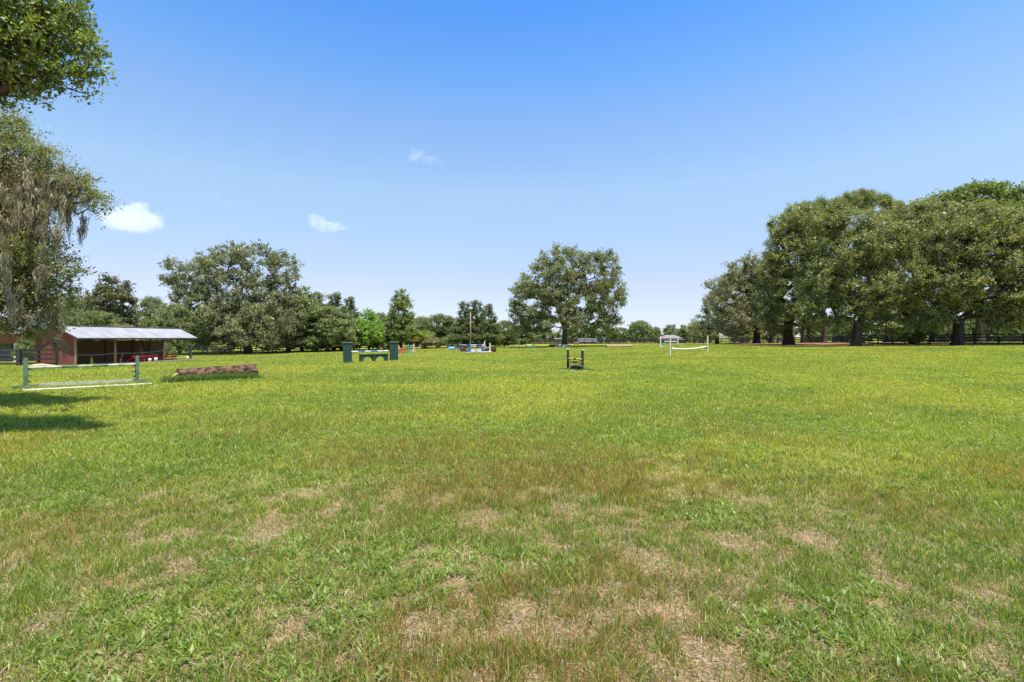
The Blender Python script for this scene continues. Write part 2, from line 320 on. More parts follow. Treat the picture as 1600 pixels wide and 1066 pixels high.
def build_grass():
    np.random.seed(4)
    G1, G2, G3 = (0.190, 0.275, 0.028), (0.395, 0.405, 0.046), (0.085, 0.16, 0.018)
    ST = (0.58, 0.46, 0.22); RU = (0.40, 0.19, 0.07)
    parts = []
    # one continuous spread of tufts: many and fine close by, fewer and broader with distance
    dd = np.linspace(1.8, 115, 5000)
    lai = np.interp(dd, [1.8, 6, 12, 20, 34, 115], [2.5, 2.3, 1.45, 0.9, 0.6, 0.06])
    wf = lambda d: 0.0050 * np.maximum(1, d / 5.0) ** 0.92
    tau = lai / (7 * 0.075 * 0.55 * wf(dd)); cdf = np.cumsum(tau * (2.26 * dd + 6)) * (dd[1] - dd[0]); ntuft = int(cdf[-1])
    for chunk in range(1):
        nb = 7; ls = 0.084; y = np.interp(np.random.rand(ntuft) * cdf[-1], cdf, dd); x = (np.random.rand(ntuft) * 2 - 1) * (y * 1.13 + 3)
        bm = bare_mask(x, y); hf = sstep(0.40, 0.56, fbm(x / 0.13, y / 0.13, 141, 3)); nr = 1 - sstep(5, 16, y); keep = (np.random.rand(len(x)) > bm * 0.80) & (np.random.rand(len(x)) > (1 - hf) * 0.72 * nr)
        x, y, bm = x[keep], y[keep], bm[keep]
        rm = rust_mask(x, y); pn = fbm(x / 5.0, y / 4.0, 91, 3); pn2 = fbm(x / 0.7, y / 0.7, 23, 3)
        n = len(x); tn = n * nb
        rep = lambda q: np.repeat(q, nb)
        sp = rep(0.026 + 0.0016 * y); ws = rep(wf(y))
        bx = rep(x) + np.random.randn(tn) * sp; by = rep(y) + np.random.randn(tn) * sp
        tb = np.clip((pn - 0.5) * 2.2 + 0.5 + (pn2 - 0.5) * 1.0 + sstep(8, 22, y) * 0.12, 0, 1)
        tone = np.clip(rep(tb) + np.random.randn(tn) * 0.2, 0, 1)
        col = lerp(G1, G2, tone); dk = (np.random.rand(tn) < 0.16 + 0.22 * rep(1 - sstep(5, 12, y)))[:, None]; col = np.where(dk, np.array(G3)[None], col)
        dry = np.random.rand(tn) < (0.08 + 0.10 * rep(bm) + 0.04 * rep(1 - sstep(3, 9, y))); col = np.where(dry[:, None], np.array(ST)[None] * (0.6 + 0.5 * np.random.rand(tn)[:, None]), col)
        ru = np.random.rand(tn) < rep(rm) * 0.33; tip = col * 1.12
        rc = np.array(RU)[None] * (0.7 + 0.7 * np.random.rand(tn)[:, None])
        tip = np.where(ru[:, None], rc, tip); col = np.where((ru & (np.random.rand(tn) < 0.5))[:, None], rc * 0.9, col)
        ang = np.random.rand(tn) * 2 * np.pi
        lean = np.abs(np.random.randn(tn)) * 0.58 + 0.08; lean = np.where(ru, lean * 0.45, lean); lean = np.minimum(lean, 1.3)
        hp = fbm(rep(x) / 1.3, rep(y) / 1.3, 7, 2)
        ln = ls * (0.25 + 1.2 * np.random.rand(tn) ** 1.8) * (0.60 + 1.0 * hp) * np.where(ru, 1.5, 1.0)
        wd = ws * (0.6 + 0.8 * np.random.rand(tn)) * np.where(ru, 0.7, 1.0)
        pos = np.stack([bx, by, H(bx, by) - 0.004], 1)
        parts.append(blade_arrays(pos, ang, ln, wd, lean, col, tip))
    tag(merge_blades('grass', parts, BLADE), 'sparse yellow green grass covering the field up to the camera', 'grass', kind='stuff')
    # dead straw lying on the soil
    parts = []
    for d0, d1, dens, s in ((1.8, 5, 1700, 1.0), (5, 9, 650, 1.2), (9, 17, 110, 1.6)):
        x, y = wedge(d0, d1, dens); n = len(x)
        ang = np.random.rand(n) * 2 * np.pi; t = np.random.rand(n)
        col = lerp((0.22, 0.14, 0.07), (0.64, 0.50, 0.30), t); gr = np.random.rand(n) < 0.12; col = np.where(gr[:, None], np.array([[0.45, 0.42, 0.36]]), col)
        pos = np.stack([x, y, H(x, y) + 0.001 + 0.012 * np.random.rand(n)], 1)
        parts.append(blade_arrays(pos, ang, (0.02 + 0.055 * np.random.rand(n)) * s, (0.0022 + 0.0028 * np.random.rand(n)) * s, 1.05 + 0.45 * np.random.rand(n), col, col, 0.25))
    tag(merge_blades('straw', parts, STRAW), 'dry tan straw and clippings lying on the sandy soil', 'dead grass', kind='stuff')
    # creeping broad-leaved weeds
    parts = []
    for d0, d1, dens, nb, s in ((1.8, 6, 95, 16, 1.15), (6, 12, 48, 12, 1.4), (12, 22, 10, 10, 1.9)):
        x, y = wedge(d0, d1, dens); k = np.random.rand(len(x)) < weed_mask(x, y); x, y = x[k], y[k]
        n = len(x) * nb; rx = np.repeat(x, nb) + np.random.randn(n) * 0.035 * s; ry = np.repeat(y, nb) + np.random.randn(n) * 0.035 * s
        ang = np.random.rand(n) * 2 * np.pi; tn = np.clip(np.repeat(np.random.rand(len(x)), nb) * 0.7 + np.random.rand(n) * 0.3, 0, 1)
        col = lerp((0.11, 0.185, 0.026), (0.27, 0.335, 0.055), tn)
        pos = np.stack([rx, ry, H(rx, ry) + 0.01 + 0.015 * np.random.rand(n)], 1)
        parts.append(blade_arrays(pos, ang, (0.03 + 0.045 * np.random.rand(n)) * s, (0.009 + 0.008 * np.random.rand(n)) * s, 0.75 + 0.5 * np.random.rand(n), col, col * 1.1, 0.35))
    tag(merge_blades('weeds', parts, BLADE), 'low creeping green weeds in patches among the thin grass', 'weeds', kind='stuff')
build_grass()
# ------------------------------------------------------------------ trees
def rot_frame(d):
    d = d / np.maximum(np.linalg.norm(d, axis=1, keepdims=True), 1e-6)
    u = np.where(np.abs(d[:, 2:3]) < 0.9, np.array([[0, 0, 1.0]]), np.array([[0, 1.0, 0]]))
    a = np.cross(d, u); a /= np.maximum(np.linalg.norm(a, axis=1, keepdims=True), 1e-6)
    return a, np.cross(a, d), d
def tubes(p0, p1, r0, r1, n=7):
    a, b, d = rot_frame(p1 - p0); th = np.arange(n) * 2 * np.pi / n
    ring = a[:, None] * np.cos(th)[None, :, None] + b[:, None] * np.sin(th)[None, :, None]
    A = p0[:, None] + ring * r0[:, None, None]; B = (p1 + d * (r1 * 0.25)[:, None])[:, None] + ring * r1[:, None, None]
    V = np.concatenate([A, B], 1).reshape(-1, 3); m = len(p0); k = np.arange(n)
    f = np.stack([k, (k + 1) % n, n + (k + 1) % n, n + k], 1)
    L = (np.arange(m)[:, None, None] * 2 * n + f[None]).reshape(-1)
    return V, L, np.full(m * n, 4)
def leaf_quads(c, ln, wd, normal_bias, col, axis=None, ab=0.0):
    n = len(c); ax = np.random.randn(n, 3)
    if axis is not None: ax = ax * (1 - ab) + axis * ab * 2
    ax /= np.linalg.norm(ax, axis=1, keepdims=True)
    nb = np.random.randn(n, 3) + normal_bias
    s = np.cross(ax, nb); s /= np.maximum(np.linalg.norm(s, axis=1, keepdims=True), 1e-6)
    a = ax * (ln / 2)[:, None]; s = s * (wd / 2)[:, None]
    V = np.stack([c - a, c + s - a * 0.1, c + a, c - s - a * 0.1], 1).reshape(-1, 3)
    return V, np.arange(4 * n), np.full(n, 4), np.repeat(col, 4, 0)
def grow(seed, lobes, fork, trunk_r, ncl, csize, nleaf, leaf, c_lo, c_hi, step=1.2, shell=0.5, sprig=9, flat=0.6, up=0.35,
         needle=False, moss=0, mosslen=1.5, leaders=None, gap=0.0, min_r=0.012, mosscol=(0.20, 0.185, 0.12)):
    """lobes: (x,y,z,rx,ry,rz). Returns trunk mesh, crown mesh, moss mesh"""
    rs = np.random.RandomState(seed); np.random.seed(seed + 1)
    lobes = np.array(lobes, float); vol = (lobes[:, 3] * lobes[:, 4] * lobes[:, 5]) ** 0.75
    idx = rs.choice(len(lobes), ncl * 2, p=vol / vol.sum())
    d = rs.randn(ncl * 2, 3); d /= np.linalg.norm(d, axis=1, keepdims=True)
    r = shell + (1 - shell) * rs.rand(ncl * 2) ** 0.6
    C = lobes[idx, :3] + d * r[:, None] * lobes[idx, 3:6]
    deep = np.zeros(len(C))
    for l in lobes: deep = np.maximum(deep, 1 - np.sqrt((((C - l[:3]) / l[3:6]) ** 2).sum(1)))
    C = C[rs.rand(len(C)) > np.clip(deep * 1.3, 0, 0.85)][:ncl]; d = d[:len(C)]
    fork = np.array(fork, float)
    C = C[C[:, 2] > 0.6]
    # skeleton
    nt_ = max(3, int(np.linalg.norm(fork) / 0.8)); tt = np.linspace(0, 1, nt_ + 1)
    nodes = [fork * t + np.array([0.12 * math.sin(3 * t + seed), 0.1 * math.sin(2.3 * t + seed * 2), 0]) * t * (1 - t) * 4 * min(1, fork[2] / 4) for t in tt]
    par = [-1] + list(range(nt_)); path = [np.linalg.norm(fork) * t for t in tt]; first = len(nodes) - 1
    centre = lobes[:, :3].mean(0)
    if leaders is None: leaders = [lobes[k, :3] * 0.75 + centre * 0.25 for k in range(len(lobes))]
    order = list(np.argsort([np.linalg.norm(l - fork) for l in np.array(leaders)])); targets = [(np.array(leaders[k]), False) for k in order]
    co = np.argsort(np.linalg.norm(C - fork, axis=1)); targets += [(C[k], True) for k in co]
    N = np.zeros((len(nodes) + len(targets) * 14, 3)); N[:len(nodes)] = nodes; PA = np.zeros(len(N)); PA[:len(nodes)] = path; cnt = len(nodes)
    ends = []
    for tg, leafy in targets:
        dd = np.linalg.norm(N[first:cnt] - tg, axis=1); cost = dd + 0.33 * PA[first:cnt]
        k = first + int(np.argmin(cost)); p = N[k].copy(); dist = np.linalg.norm(tg - p)
        m = int(min(12, max(1, round(dist / step)))); last = k
        bend = rs.randn(3) * 0.10 * dist; bend[2] += 0.08 * dist
        for q in range(1, m + 1):
            t = q / m; pos = p + (tg - p) * t + bend * math.sin(math.pi * t)
            N[cnt] = pos; PA[cnt] = PA[last] + dist / m; par.append(last); last = cnt; cnt += 1
        if leafy: ends.append(last)
    w_ = np.zeros(cnt)
    for e in ends: w_[e] += 1
    for k in range(cnt - 1, 0, -1): w_[par[k]] += w_[k]
    rr = trunk_r * (np.maximum(w_, 0.4) / max(1, w_[first])) ** 0.47
    rr[:first + 1] = trunk_r * (1.0 + 0.05 * (1 - tt)); rr[0] = trunk_r * 1.55
    if nt_ > 2: rr[1] = trunk_r * 1.12
    ch = np.arange(1, cnt); pr = np.array(par[1:]); 
    r1 = rr[ch]; r0 = np.minimum(rr[pr], r1 * 1.35); r0[:first] = rr[pr[:first]]
    ok = r0 > min_r
    V, L, T = tubes(N[pr][ok], N[ch][ok], r0[ok], r1[ok], 8)
    trunk = np_mesh('trunk', V, L, T, smooth=True)
    # leaves on sprigs
    C = N[ends]; n = len(C); out = C - fork; out /= np.linalg.norm(out, axis=1, keepdims=True)
    cs = csize * (0.65 + 0.7 * rs.rand(n)); per = nleaf
    sd = rs.randn(n, sprig, 3) * np.array([1, 1, flat]) + out[:, None] * 0.55 + np.array([0, 0, up]); sd /= np.linalg.norm(sd, axis=2, keepdims=True)
    k = rs.randint(0, sprig, (n, per)); t = rs.rand(n, per) ** 0.7
    dirs = sd[np.arange(n)[:, None], k]; sl_ = (0.6 + 0.6 * rs.rand(n, sprig))[np.arange(n)[:, None], k]
    pos = C[:, None] + dirs * (t * sl_ * cs[:, None])[..., None] + rs.randn(n, per, 3) * (0.13 * cs)[:, None, None]
    if gap: pos = pos[rs.rand(n) > gap]; kk = len(pos)
    pos = pos.reshape(-1, 3); dv = dirs.reshape(-1, 3)[:len(pos)]; m = len(pos)
    ctone = np.repeat(rs.rand(n), per)[:m]; tone = np.clip(ctone * 0.62 + rs.rand(m) * 0.38, 0, 1); big = np.exp(rs.randn(m) * 0.28)
    col = lerp(c_lo, c_hi, tone) * np.array([1.95, 1.83, 1.85])
    ln = leaf[0] * (0.7 + 0.5 * rs.rand(m)) * big; wd = leaf[1] * (0.7 + 0.5 * rs.rand(m)) * big
    crown = np_mesh('crown', *leaf_quads(pos, ln, wd, np.array([0, 0, 0.9]), col, dv, 0.9 if needle else 0.35))
    mossme = None
    if moss:
        e = C[rs.randint(0, n, moss)] + rs.randn(moss, 3) * np.array([0.5, 0.5, 0.12]) * csize
        per = 16; P = np.repeat(e, per, 0) + rs.randn(moss * per, 3) * np.array([0.13, 0.13, 0.1]) * csize; m = len(P)
        lens = mosslen * np.repeat(0.35 + 0.9 * rs.rand(moss) ** 1.5, per) * (0.35 + 0.75 * rs.rand(m)); segs = 5
        wdt = (0.006 + 0.012 * rs.rand(m)) * max(1.0, csize * 1.6); th = rs.rand(m) * np.pi; s = np.stack([np.cos(th), np.sin(th), np.zeros(m)], 1)
        ph = rs.rand(m) * 6; rows = []
        conv = np.repeat(e, per, 0) - P
        for q in range(segs + 1):
            u_ = q / segs; wv = wdt * (1.0 - 0.8 * u_)
            c = P + conv * 0.75 * u_ + np.stack([np.sin(ph + u_ * 7) * 0.03, np.cos(ph * 1.7 + u_ * 6) * 0.03, -lens * u_], 1)
            rows += [c - s * wv[:, None], c + s * wv[:, None]]
        V = np.stack(rows, 1).reshape(-1, 3); nv = 2 * (segs + 1)
        f = np.array([[2 * q, 2 * q + 1, 2 * q + 3, 2 * q + 2] for q in range(segs)])
        L = (np.arange(m)[:, None, None] * nv + f[None]).reshape(-1)
        col = np.array(mosscol)[None] * (0.6 + 0.8 * rs.rand(m))[:, None]
        mossme = np_mesh('moss', V, L, np.full(m * segs, 4), np.repeat(col, nv, 0))
    return trunk, crown, mossme
def plant(name, label, cat, base, meshes, group=None, rz=0, bark=None, leafm=None):
    o = empty(name, base, rz, label, cat, group)
    link('trunk', meshes[0], o, bark or BARK); link('crown', meshes[1], o, leafm or LEAF)
    if meshes[2]: link('spanish_moss', meshes[2], o, MOSS)
    return o
def plobes(px, D, base_z, lobes, depth=1.0):
    out = []
    for l in lobes:
        lx, ly, rx, ry = l[:4]; dy = l[4] if len(l) > 4 else 0.0; d = D + dy
        out.append(((GX(lx, d) - GX(px, D)), dy, CAMZ + (HY - ly) / F * d - base_z, rx / F * d, depth * 0.5 * (rx + ry) / F * d, ry / F * d))
    return out
def ptree(name, label, cat, px, D, lobes, fork, tr, seed, ncl, csize, nleaf, leaf, c_lo, c_hi, group=None, depth=1.0, bark=None, leafm=None, **kw):
    bx = GX(px, D); bz = h1(bx, D) - 0.05
    ms = grow(seed, plobes(px, D, bz, lobes, depth), fork, tr, ncl, csize, nleaf, leaf, c_lo, c_hi, **kw)
    return plant(name, label, cat, (bx, D, bz), ms, group, 0, bark, leafm)
OAK_LO, OAK_HI = (0.060, 0.078, 0.030), (0.165, 0.175, 0.075)
GOAK_LO, GOAK_HI = (0.075, 0.085, 0.048), (0.175, 0.180, 0.110)
BR_LO, BR_HI = (0.055, 0.085, 0.022), (0.135, 0.170, 0.050)
# the lone oak in the middle of the field
ptree('oak_tree', 'broad round oak standing alone in mid field with a pale ring at its foot', 'tree', 882, 95,
      [(845, 440, 34, 36), (880, 420, 40, 34), (925, 430, 32, 38), (950, 425, 20, 32), (830, 480, 34, 34), (900, 470, 48, 36), (945, 470, 30, 34),
       (870, 490, 44, 22), (920, 500, 40, 18), (835, 505, 26, 18), (862, 410, 18, 14), (900, 406, 22, 14), (943, 414, 14, 16), (814, 465, 18, 26), (962, 460, 14, 26), (812, 510, 18, 14), (950, 508, 22, 14), (870, 450, 40, 36), (930, 400, 10, 10), (845, 508, 26, 14), (912, 512, 34, 10), (880, 505, 30, 12, -4)],
      (0, 0, 4.0), 0.46, 11, 860, 1.2, 105, (0.30, 0.15), (0.058, 0.072, 0.030), (0.155, 0.170, 0.078), shell=0.3)
# big many-stemmed oak on the left
ptree('oak_tree', 'tall wide grey green oak rising behind the right end of the red shed', 'tree', 388, 84,
      [(300, 430, 44, 28), (350, 412, 38, 26), (398, 405, 38, 22), (440, 425, 26, 32), (370, 460, 60, 38), (425, 470, 44, 40), (315, 475, 46, 34),
       (390, 510, 66, 30), (440, 520, 40, 26), (330, 520, 50, 26), (270, 432, 20, 14), (362, 390, 22, 12), (420, 500, 34, 28, -4), (350, 500, 50, 34, -3), (290, 500, 34, 34), (395, 480, 44, 34), (460, 490, 24, 34), (400, 520, 60, 22, -4)],
      (0, 0, 2.6), 0.6, 22, 1150, 1.1, 95, (0.30, 0.15), (0.062, 0.078, 0.040), (0.160, 0.172, 0.098), shell=0.35, bark=BARK_D)
# right-hand grove
RG = 'live oaks of the grove at the right'
def oak_r(label, px, D, lobes, fork, tr, seed, ncl, lo=OAK_LO, hi=OAK_HI, moss=0, name='live_oak', grp=RG, nleaf=100, **kw):
    return ptree(name, label, 'tree', px, D, lobes, fork, tr, seed, ncl, 1.15, nleaf, (0.30, 0.14), lo, hi, group=grp, shell=0.5, moss=moss, mosslen=1.4, bark=BARK_D, **kw)
oak_r('small mossy grey live oak at the far left tip of the right hand grove', 1120, 112, [(1108, 508, 24, 20), (1122, 480, 24, 26), (1090, 518, 16, 14), (1140, 500, 24, 26), (1112, 522, 30, 8), (1135, 455, 20, 20)], (0, 0, 3), 0.4, 31, 240, GOAK_LO, GOAK_HI)
oak_r('mossy grey live oak second from the left tip of the grove, drooping low', 1182, 95, [(1140, 468, 34, 32), (1125, 450, 20, 18), (1172, 450, 36, 32), (1150, 500, 38, 26), (1190, 490, 34, 30), (1160, 425, 26, 18), (1185, 412, 22, 18), (1160, 512, 40, 12), (1200, 440, 26, 30)], (0, 0, 3.4), 0.6, 32, 420, GOAK_LO, GOAK_HI, moss=120)
oak_r('dark green live oak whose low dome shows behind the grey mossy ones', 1205, 120, [(1170, 435, 34, 22), (1200, 425, 30, 24), (1190, 470, 40, 34)], (0, 0, 5), 0.5, 33, 260, (0.05, 0.09, 0.025), (0.12, 0.17, 0.05), moss=0)
oak_r('tall live oak with thick black trunk forming the left shoulder of the grove', 1232, 78, [(1230, 460, 42, 40), (1240, 405, 40, 38), (1215, 430, 26, 34), (1268, 372, 38, 32), (1240, 350, 24, 20), (1228, 500, 40, 16), (1275, 440, 34, 44), (1208, 480, 20, 24), (1290, 390, 26, 34), (1225, 385, 22, 22), (1205, 508, 22, 14), (1258, 512, 24, 12), (1220, 355, 18, 18), (1265, 340, 26, 16)], (0, 0, 3.6), 0.70, 34, 760)
oak_r('wide live oak with flared grey trunk right beside the black fence end', 1338, 66, [(1315, 400, 44, 42), (1290, 445, 40, 40), (1350, 455, 50, 38), (1370, 385, 46, 40), (1325, 488, 52, 18), (1400, 440, 40, 42), (1330, 350, 34, 24), (1268, 488, 26, 20)], (0.2, 0, 3.2), 0.62, 35, 780, bark=None) if False else \
ptree('live_oak', 'wide live oak with flared grey trunk just left of the nearer black fence', 'tree', 1338, 66, [(1315, 400, 44, 42), (1290, 445, 40, 40), (1350, 455, 50, 38), (1370, 385, 46, 40), (1325, 486, 52, 18), (1400, 440, 40, 42), (1330, 350, 34, 24), (1268, 490, 26, 20), (1300, 510, 26, 12), (1368, 508, 30, 12), (1290, 350, 26, 20), (1400, 512, 24, 12)], (0.2, 0, 3.0), 0.50, 35, 960, 1.05, 100, (0.28, 0.13), OAK_LO, OAK_HI, group=RG, shell=0.5, moss=40, mosslen=1.0)
oak_r('live oak with a leaning limb sweeping down in front of the near fence', 1428, 73, [(1410, 360, 48, 38), (1455, 395, 42, 42), (1400, 480, 36, 28), (1440, 500, 34, 18), (1445, 340, 36, 26), (1418, 520, 20, 12, -4)], (0.6, 0, 2.6), 0.5, 36, 560, moss=60)
oak_r('largest live oak, thick dark trunk with a limb curving right, near the frame edge', 1497, 64, [(1500, 385, 50, 42), (1550, 400, 48, 48), (1480, 442, 46, 38), (1555, 455, 50, 32), (1600, 420, 40, 52), (1525, 350, 46, 30), (1590, 360, 34, 28), (1500, 475, 44, 16), (1580, 490, 44, 20), (1460, 500, 26, 14), (1560, 512, 30, 10)], (0, 0, 3.2), 0.58, 37, 900, moss=70)
oak_r('live oak at the extreme right edge, its trunk outside the frame', 1668, 66, [(1620, 380, 50, 50), (1660, 430, 60, 55), (1610, 480, 40, 30), (1700, 380, 60, 50)], (0, 0, 3.2), 0.7, 38, 480, moss=0)
oak_r('dark live oak filling the gap between the two thickest trunks, behind the fence', 1455, 96, [(1450, 440, 40, 40), (1400, 470, 40, 34), (1480, 480, 34, 30), (1360, 450, 40, 40)], (0, 0, 4), 0.45, 39, 300, moss=0)
ptree('sycamore_tree', 'bright green open crowned tree topping the grove beneath the sky at the right', 'tree', 1532, 92,
      [(1485, 318, 40, 16), (1540, 303, 40, 14), (1580, 330, 34, 24), (1600, 312, 30, 16), (1450, 330, 26, 14), (1530, 340, 50, 24), (1625, 330, 34, 30)], (0, 0, 12), 0.55, 41, 420, 1.25, 85, (0.42, 0.24), BR_LO, BR_HI, shell=0.3)
PG = 'tall pines rising behind the grove'
def pine(label, px, D, lobes, seed, ncl=95, lo=(0.070, 0.095, 0.032), hi=(0.19, 0.215, 0.080)):
    top = max(CAMZ + (HY - l[1]) / F * D for l in lobes)
    return ptree('pine_tree', label, 'tree', px, D, lobes, (0, 0, top * 0.62), 0.34, seed, ncl, 0.95, 170, (0.42, 0.055), lo, hi, group=PG, shell=0.2, needle=True, sprig=14, flat=0.9, up=0.2, leafm=NEEDLE)
pine('pine with clumpy green top at the left shoulder of the grove', 1254, 98, [(1222, 356, 18, 20), (1242, 330, 18, 12), (1210, 380, 10, 12), (1234, 345, 14, 12)], 51)
pine('pine with a reddish broad top second from left above the grove', 1263, 92, [(1266, 324, 16, 9), (1290, 328, 16, 10), (1278, 318, 8, 6)], 52)
pine('straight trunked pine whose tufted top is the third above the grove', 1287, 90, [(1310, 324, 16, 10), (1330, 314, 12, 9)], 53)
pine('highest tufted pine top above the middle of the grove', 1345, 95, [(1346, 309, 13, 9), (1364, 312, 10, 8), (1352, 322, 14, 8)], 54)
pine('small tufted pine top just right of the highest one', 1385, 100, [(1380, 314, 9, 8), (1396, 326, 12, 9)], 55)
# near trees at the left edge
ptree('oak_tree', 'bright leafy oak reaching in from the top left corner, nearest of all', 'tree', -260, 9.0,
      [(10, 40, 80, 50), (60, 60, 60, 45), (20, 110, 60, 36), (95, 25, 34, 34), (125, 75, 30, 20), (100, 125, 40, 20), (140, 110, 18, 14), (-60, 60, 90, 100), (-200, 0, 120, 120), (-350, 60, 140, 140), (0, -90, 100, 60), (40, 145, 26, 12), (-5, 135, 40, 26), (-10, 172, 34, 20)],
      (0.2, 0, 3.2), 0.22, 61, 950, 0.36, 85, (0.085, 0.036), (0.050, 0.085, 0.020), (0.135, 0.165, 0.042), step=0.35, shell=0.3, flat=0.45, up=0.05, min_r=0.002)
ptree('live_oak', 'near live oak draped in grey Spanish moss hanging over the left edge', 'tree', -170, 14.0,
      [(10, 215, 34, 24), (30, 260, 50, 30), (85, 285, 44, 18), (130, 305, 28, 16), (150, 325, 14, 14), (60, 245, 30, 14), (135, 280, 18, 8), (-5, 190, 30, 20), (0, 340, 60, 60), (50, 400, 46, 36), (20, 460, 60, 40), (75, 455, 36, 26), (100, 425, 20, 12), (40, 510, 50, 18), (-80, 380, 90, 120), (-250, 300, 130, 130), (105, 480, 16, 12), (10, 400, 50, 40), (10, 500, 50, 26), (60, 500, 34, 20), (30, 440, 50, 30)],
      (0.2, 0, 2.4), 0.30, 62, 1750, 0.45, 115, (0.070, 0.030), (0.066, 0.082, 0.032), (0.165, 0.178, 0.072), step=0.5, shell=0.25, flat=0.5, up=0.0, moss=0, min_r=0.003)
near_oak = [o for o in COL.objects if o.get('label', '').startswith('near live oak')][0]
def hang_moss(parent, D, seed):
    """curtains of moss in bunches under the branches, drawn along limb lines"""
    rs = np.random.RandomState(seed); px0 = -170; bx = parent.location.x; bz = parent.location.z
    e = []
    for (x0, y0, x1, y1, n, L, dep) in ((-30, 255, 60, 285, 42, 1.3, 1.0), (0, 275, 120, 300, 58, 1.1, 0.9), (-30, 310, 100, 335, 42, 1.2, 1.3), (-30, 390, 80, 400, 20, 1.1, 1.2), (0, 440, 110, 470, 22, 0.6, 1.2), (60, 485, 105, 495, 14, 0.5, 0.4), (100, 285, 145, 320, 16, 0.6, 0.5), (-10, 480, 60, 490, 16, 0.5, 0.8)):
        for k in range(n):
            t = rs.rand(); y = rs.randn() * dep; d = D + y
            e.append((GX(x0 + (x1 - x0) * t, d) - bx, y, CAMZ + (HY - (y0 + (y1 - y0) * t + rs.randn() * 20)) / F * d - bz, L * (0.3 + 0.8 * rs.rand() ** 1.3)))
    e = np.array(e); per = 34; m = len(e) * per; B = np.repeat(e[:, :3], per, 0); lens = np.repeat(e[:, 3], per) * (0.35 + 0.7 * rs.rand(m))
    P = B + rs.randn(m, 3) * np.array([0.05, 0.05, 0.07]); segs = 7; wdt = 0.005 + 0.008 * rs.rand(m)
    th = rs.rand(m) * np.pi; s = np.stack([np.cos(th), np.sin(th), np.zeros(m)], 1); ph = rs.rand(m) * 6; rows = []
    for q in range(segs + 1):
        u_ = q / segs; c = P + (B - P) * 0.7 * u_ + np.stack([np.sin(ph + u_ * 9) * 0.05, np.cos(ph * 1.7 + u_ * 8) * 0.05, -lens * u_], 1)
        wv = wdt * (1 - 0.75 * u_); rows += [c - s * wv[:, None], c + s * wv[:, None]]
    V = np.stack(rows, 1).reshape(-1, 3); nv = 2 * (segs + 1); f = np.array([[2 * q, 2 * q + 1, 2 * q + 3, 2 * q + 2] for q in range(segs)])
    L = (np.arange(m)[:, None, None] * nv + f[None]).reshape(-1); tone = np.repeat(rs.rand(len(e)), per) * 0.6 + rs.rand(m) * 0.4
    col = lerp((0.16, 0.15, 0.09), (0.40, 0.37, 0.25), tone)
    link('spanish_moss', np_mesh('spanish_moss', V, L, np.full(m * segs, 4), np.repeat(col, nv, 0)), parent, MOSS)
hang_moss(near_oak, 14.0, 5)
